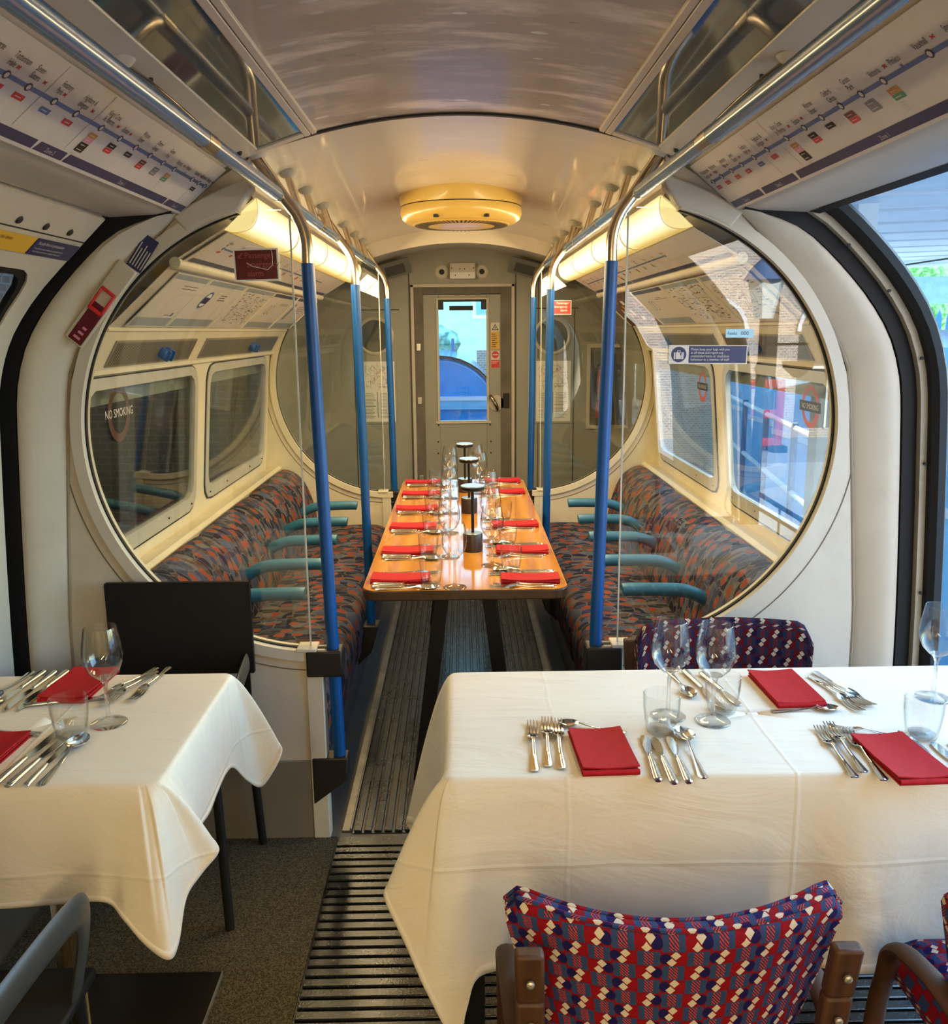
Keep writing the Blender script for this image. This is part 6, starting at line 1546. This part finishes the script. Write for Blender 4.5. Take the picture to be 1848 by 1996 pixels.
def lamp_post(x, y, lab):
    t = thing('lamp_post', lab, 'street lamp', (x, y, GZ))
    b = MB(); b.lathe([(.10, GZ), (.09, GZ + .3), (.05, GZ + .45), (.035, 1.2), (.05, 1.25), (.03, 1.3), (.03, 1.62)], 14, (x, y, 0)); build(b, 'column', BLACK, t)
    b = MB(); b.lathe([(.07, 1.62), (.14, 1.90)], 6, (x, y, 0), cap0=True, cap1=True); build(b, 'lantern', pm('lantern_glass', (.65, .72, .72), .2), t)
    b = MB(); b.lathe([(.17, 1.90), (.12, 1.98), (.04, 2.06), (.02, 2.12)], 12, (x, y, 0)); build(b, 'lantern_roof', MIDB, t)
    b = MB(); b.b6(x - .02, x + .35, y - .01, y + .01, 1.42, 1.44); build(b, 'bracket', BLACK, t)
    for dx in (.28,):
        b = MB(); b.lathe([(.03, 1.18), (.11, 1.25), (.12, 1.30)], 12, (x + dx, y, 0)); h = build(b, 'flower_basket', CHWOOD, t)
lamp_post(2.28, -1.7, 'black lamp post with hanging basket mirrored in the round glass')
t = thing('platform', 'raised pale pavement in front of the brick building', 'platform', (5, -5.8, GZ))
b = MB(); b.b6(2.4, 10, -6.87, -4.6, GZ, .08); build(b, 'slab', PAVE, t)
t = thing('barrier', 'red plastic barrier outside mirrored in the round glass', 'barrier', (3.6, -5.5, .08))
b = MB()
for x in (3.38, 3.82): b.b6(x - .05, x + .05, -5.55, -5.45, .12, .95)
for z in (.14, .48, .84): b.b6(3.33, 3.87, -5.54, -5.46, z, z + .11)
build(b, 'frame', pm('barrier_red', (.36, .012, .010), .5), t, bevel=.02)
b = MB(); b.b6(3.3, 3.46, -5.65, -5.35, .08, .16); b.b6(3.74, 3.9, -5.65, -5.35, .08, .16); build(b, 'foot', BLACK, t)
t = thing('handrail', 'black metal stair handrail outside mirrored in the round glass', 'railing', (2.0, -1.2, GZ))
b = MB()
for k in range(7): b.tube([(1.75 + .16 * k, -1.0, GZ), (1.75 + .16 * k, -1.0, .62 - .10 * k)], .009, 6)
b.tube([(1.72, -1.0, .63), (2.85, -1.0, -.06)], .016, 8); b.tube([(1.72, -1.0, .53), (2.85, -1.0, -.16)], .012, 8); build(b, 'rail_frame', BLACK, t)
# beyond the end door: blue round-roofed vehicle, wall, hedge
t = thing('railway_coach', 'blue round-roofed coach end seen through the end door window', 'train', (-.2, 9.2, GZ))
BP = pm('coach_blue', (.012, .24, .58), .15, coat=.6, var=.2, vs=3)
prof = [(-.84, GZ + .1)] + [(-.22 + .62 * cos(rad(a)), .70 + .60 * sin(rad(a))) for a in range(180, -1, -10)] + [(.40, GZ + .1)]
b = MB(); b.slab([(x, 8.9, z) for x, z in prof], (0, 3, 0)); build(b, 'body', BP, t, bevel=.05, bseg=3)
b = MB(); b.b6(-.84, .40, 8.86, 8.9, .86, .90); build(b, 'waist_band', SHEDW, t); b = MB(); b.b6(-.84, .40, 8.87, 8.9, .77, .86); build(b, 'lower_band', LBW, t)
b = MB(); inn = [(-.22 + .61 * cos(rad(a)), .70 + .59 * sin(rad(a))) for a in range(180, -1, -10)]; ou = [(-.22 + .63 * cos(rad(a)), .70 + .61 * sin(rad(a))) for a in range(180, -1, -10)]
b.ringslab(inn, ou, None, closed=False, fmap=lambda p, k: V((p[0], 8.87 + .05 * k, p[1]))); build(b, 'roof_edge', BLACK, t)
b = MB(); b.b6(.25, 6, 14.0, 14.3, GZ, 1.25); struct(b, 'wall_yard', BRICK)
bush('tree', 'bright green hedge behind the blue coach, seen through the end door', (-.95, 13.0, 1.2), (.95, .6, 1.2), 9)
bush('tree', 'pale yellow-green bush above the yard wall, seen through the end door', (.85, 13.2, 1.35), (.38, .3, .45), 11, speckle('leafy_yellow', (.50, .62, .25), (.80, .85, .50), 8, .8))
t = thing('building', 'pale house with a sash window, seen through the end door', 'building', (1.0, 17, GZ))
b = MB(); b.b6(-3, 2.1, 19, 19.3, GZ, 11); build(b, 'wall', pm('house_render', (.45, .80, .84), .8), t)
b = MB(); b.b6(.25, .95, 18.93, 19.0, 1.80, 2.75); w = build(b, 'window', WHITEP, t)
b = MB(); b.b6(.33, .87, 18.92, 18.93, 1.88, 2.66); build(b, 'pane', LBW, w)
t = thing('sign_post', 'dark blue post beside the hedge, seen through the end door', 'post', (-.1, 11.5, GZ))
b = MB(); b.b6(-.13, -.09, 12.18, 12.22, GZ, 1.45); build(b, 'post', FENCEB, t)

# ------------------------------------------------------------------ light, camera, view
w = bpy.data.worlds.new('World'); scene.world = w; w.use_nodes = True
nt = w.node_tree; nt.nodes.clear()
sky = nt.nodes.new('ShaderNodeTexSky'); sky.sky_type = 'NISHITA'; sky.sun_disc = False; sky.sun_elevation = rad(38); sky.sun_rotation = rad(60); sky.air_density = 1.2; sky.dust_density = .6
bg = nt.nodes.new('ShaderNodeBackground'); bg.inputs[1].default_value = SKY
tint = nt.nodes.new('ShaderNodeMix'); tint.data_type = 'RGBA'; tint.blend_type = 'MULTIPLY'; tint.inputs[0].default_value = 1; tint.inputs[7].default_value = (.72, 1.0, 1.16, 1)
out = nt.nodes.new('ShaderNodeOutputWorld')
nt.links.new(sky.outputs[0], tint.inputs[6]); nt.links.new(tint.outputs[2], bg.inputs[0]); nt.links.new(bg.outputs[0], out.inputs[0])
sun = bpy.data.lights.new('sun', 'SUN'); sun.energy = SUN; sun.angle = rad(2); sun.color = (1, .95, .86)
so = bpy.data.objects.new('sun', sun); col.objects.link(so); so.rotation_euler = V((-.08, -.85, -.52)).to_track_quat('-Z', 'Y').to_euler(); so['kind'] = 'helper'

F, W_, H_ = 1700., 1848, 1996
roll = .012; d = V((898 - 924, -(645 - 998), F)).normalized()
u0 = V((-roll, 1, 0)); u = (u0 - d * u0.dot(d)).normalized()
r = V((u.y * d.z - u.z * d.y, u.z * d.x - u.x * d.z, u.x * d.y - u.y * d.x))
if r.x < 0: r = -r
rows = (r, d, u)                       # world axes seen from the camera (x right, y up, z forward)
right, up, fwd = (V([rw[k] for rw in rows]) for k in (0, 1, 2))
cam = bpy.data.cameras.new('camera'); cam.sensor_fit = 'HORIZONTAL'; cam.sensor_width = 36; cam.lens = 36 * F / W_; cam.clip_start = .05; cam.clip_end = 200
co = bpy.data.objects.new('camera', cam); col.objects.link(co)
Mc = Matrix((right, up, -fwd)).transposed().to_4x4(); Mc.translation = (0, 0, 1.55); co.matrix_world = Mc
scene.camera = co
vs = scene.view_settings; vs.view_transform = 'Standard'; vs.look = 'None'; vs.gamma = 1; vs.use_curve_mapping = False; vs.exposure = EXPO
scene.cycles.max_bounces = 14; scene.cycles.transparent_max_bounces = 64; scene.cycles.diffuse_bounces = 6; scene.cycles.glossy_bounces = 6; scene.cycles.transmission_bounces = 10
scene.cycles.use_denoising = True; scene.cycles.sample_clamp_indirect = 6; scene.cycles.caustics_refractive = False; scene.cycles.caustics_reflective = False
for p in (FORK, KNIFE, BKNIFE, SPOON, WINE, TUMB):
    pass
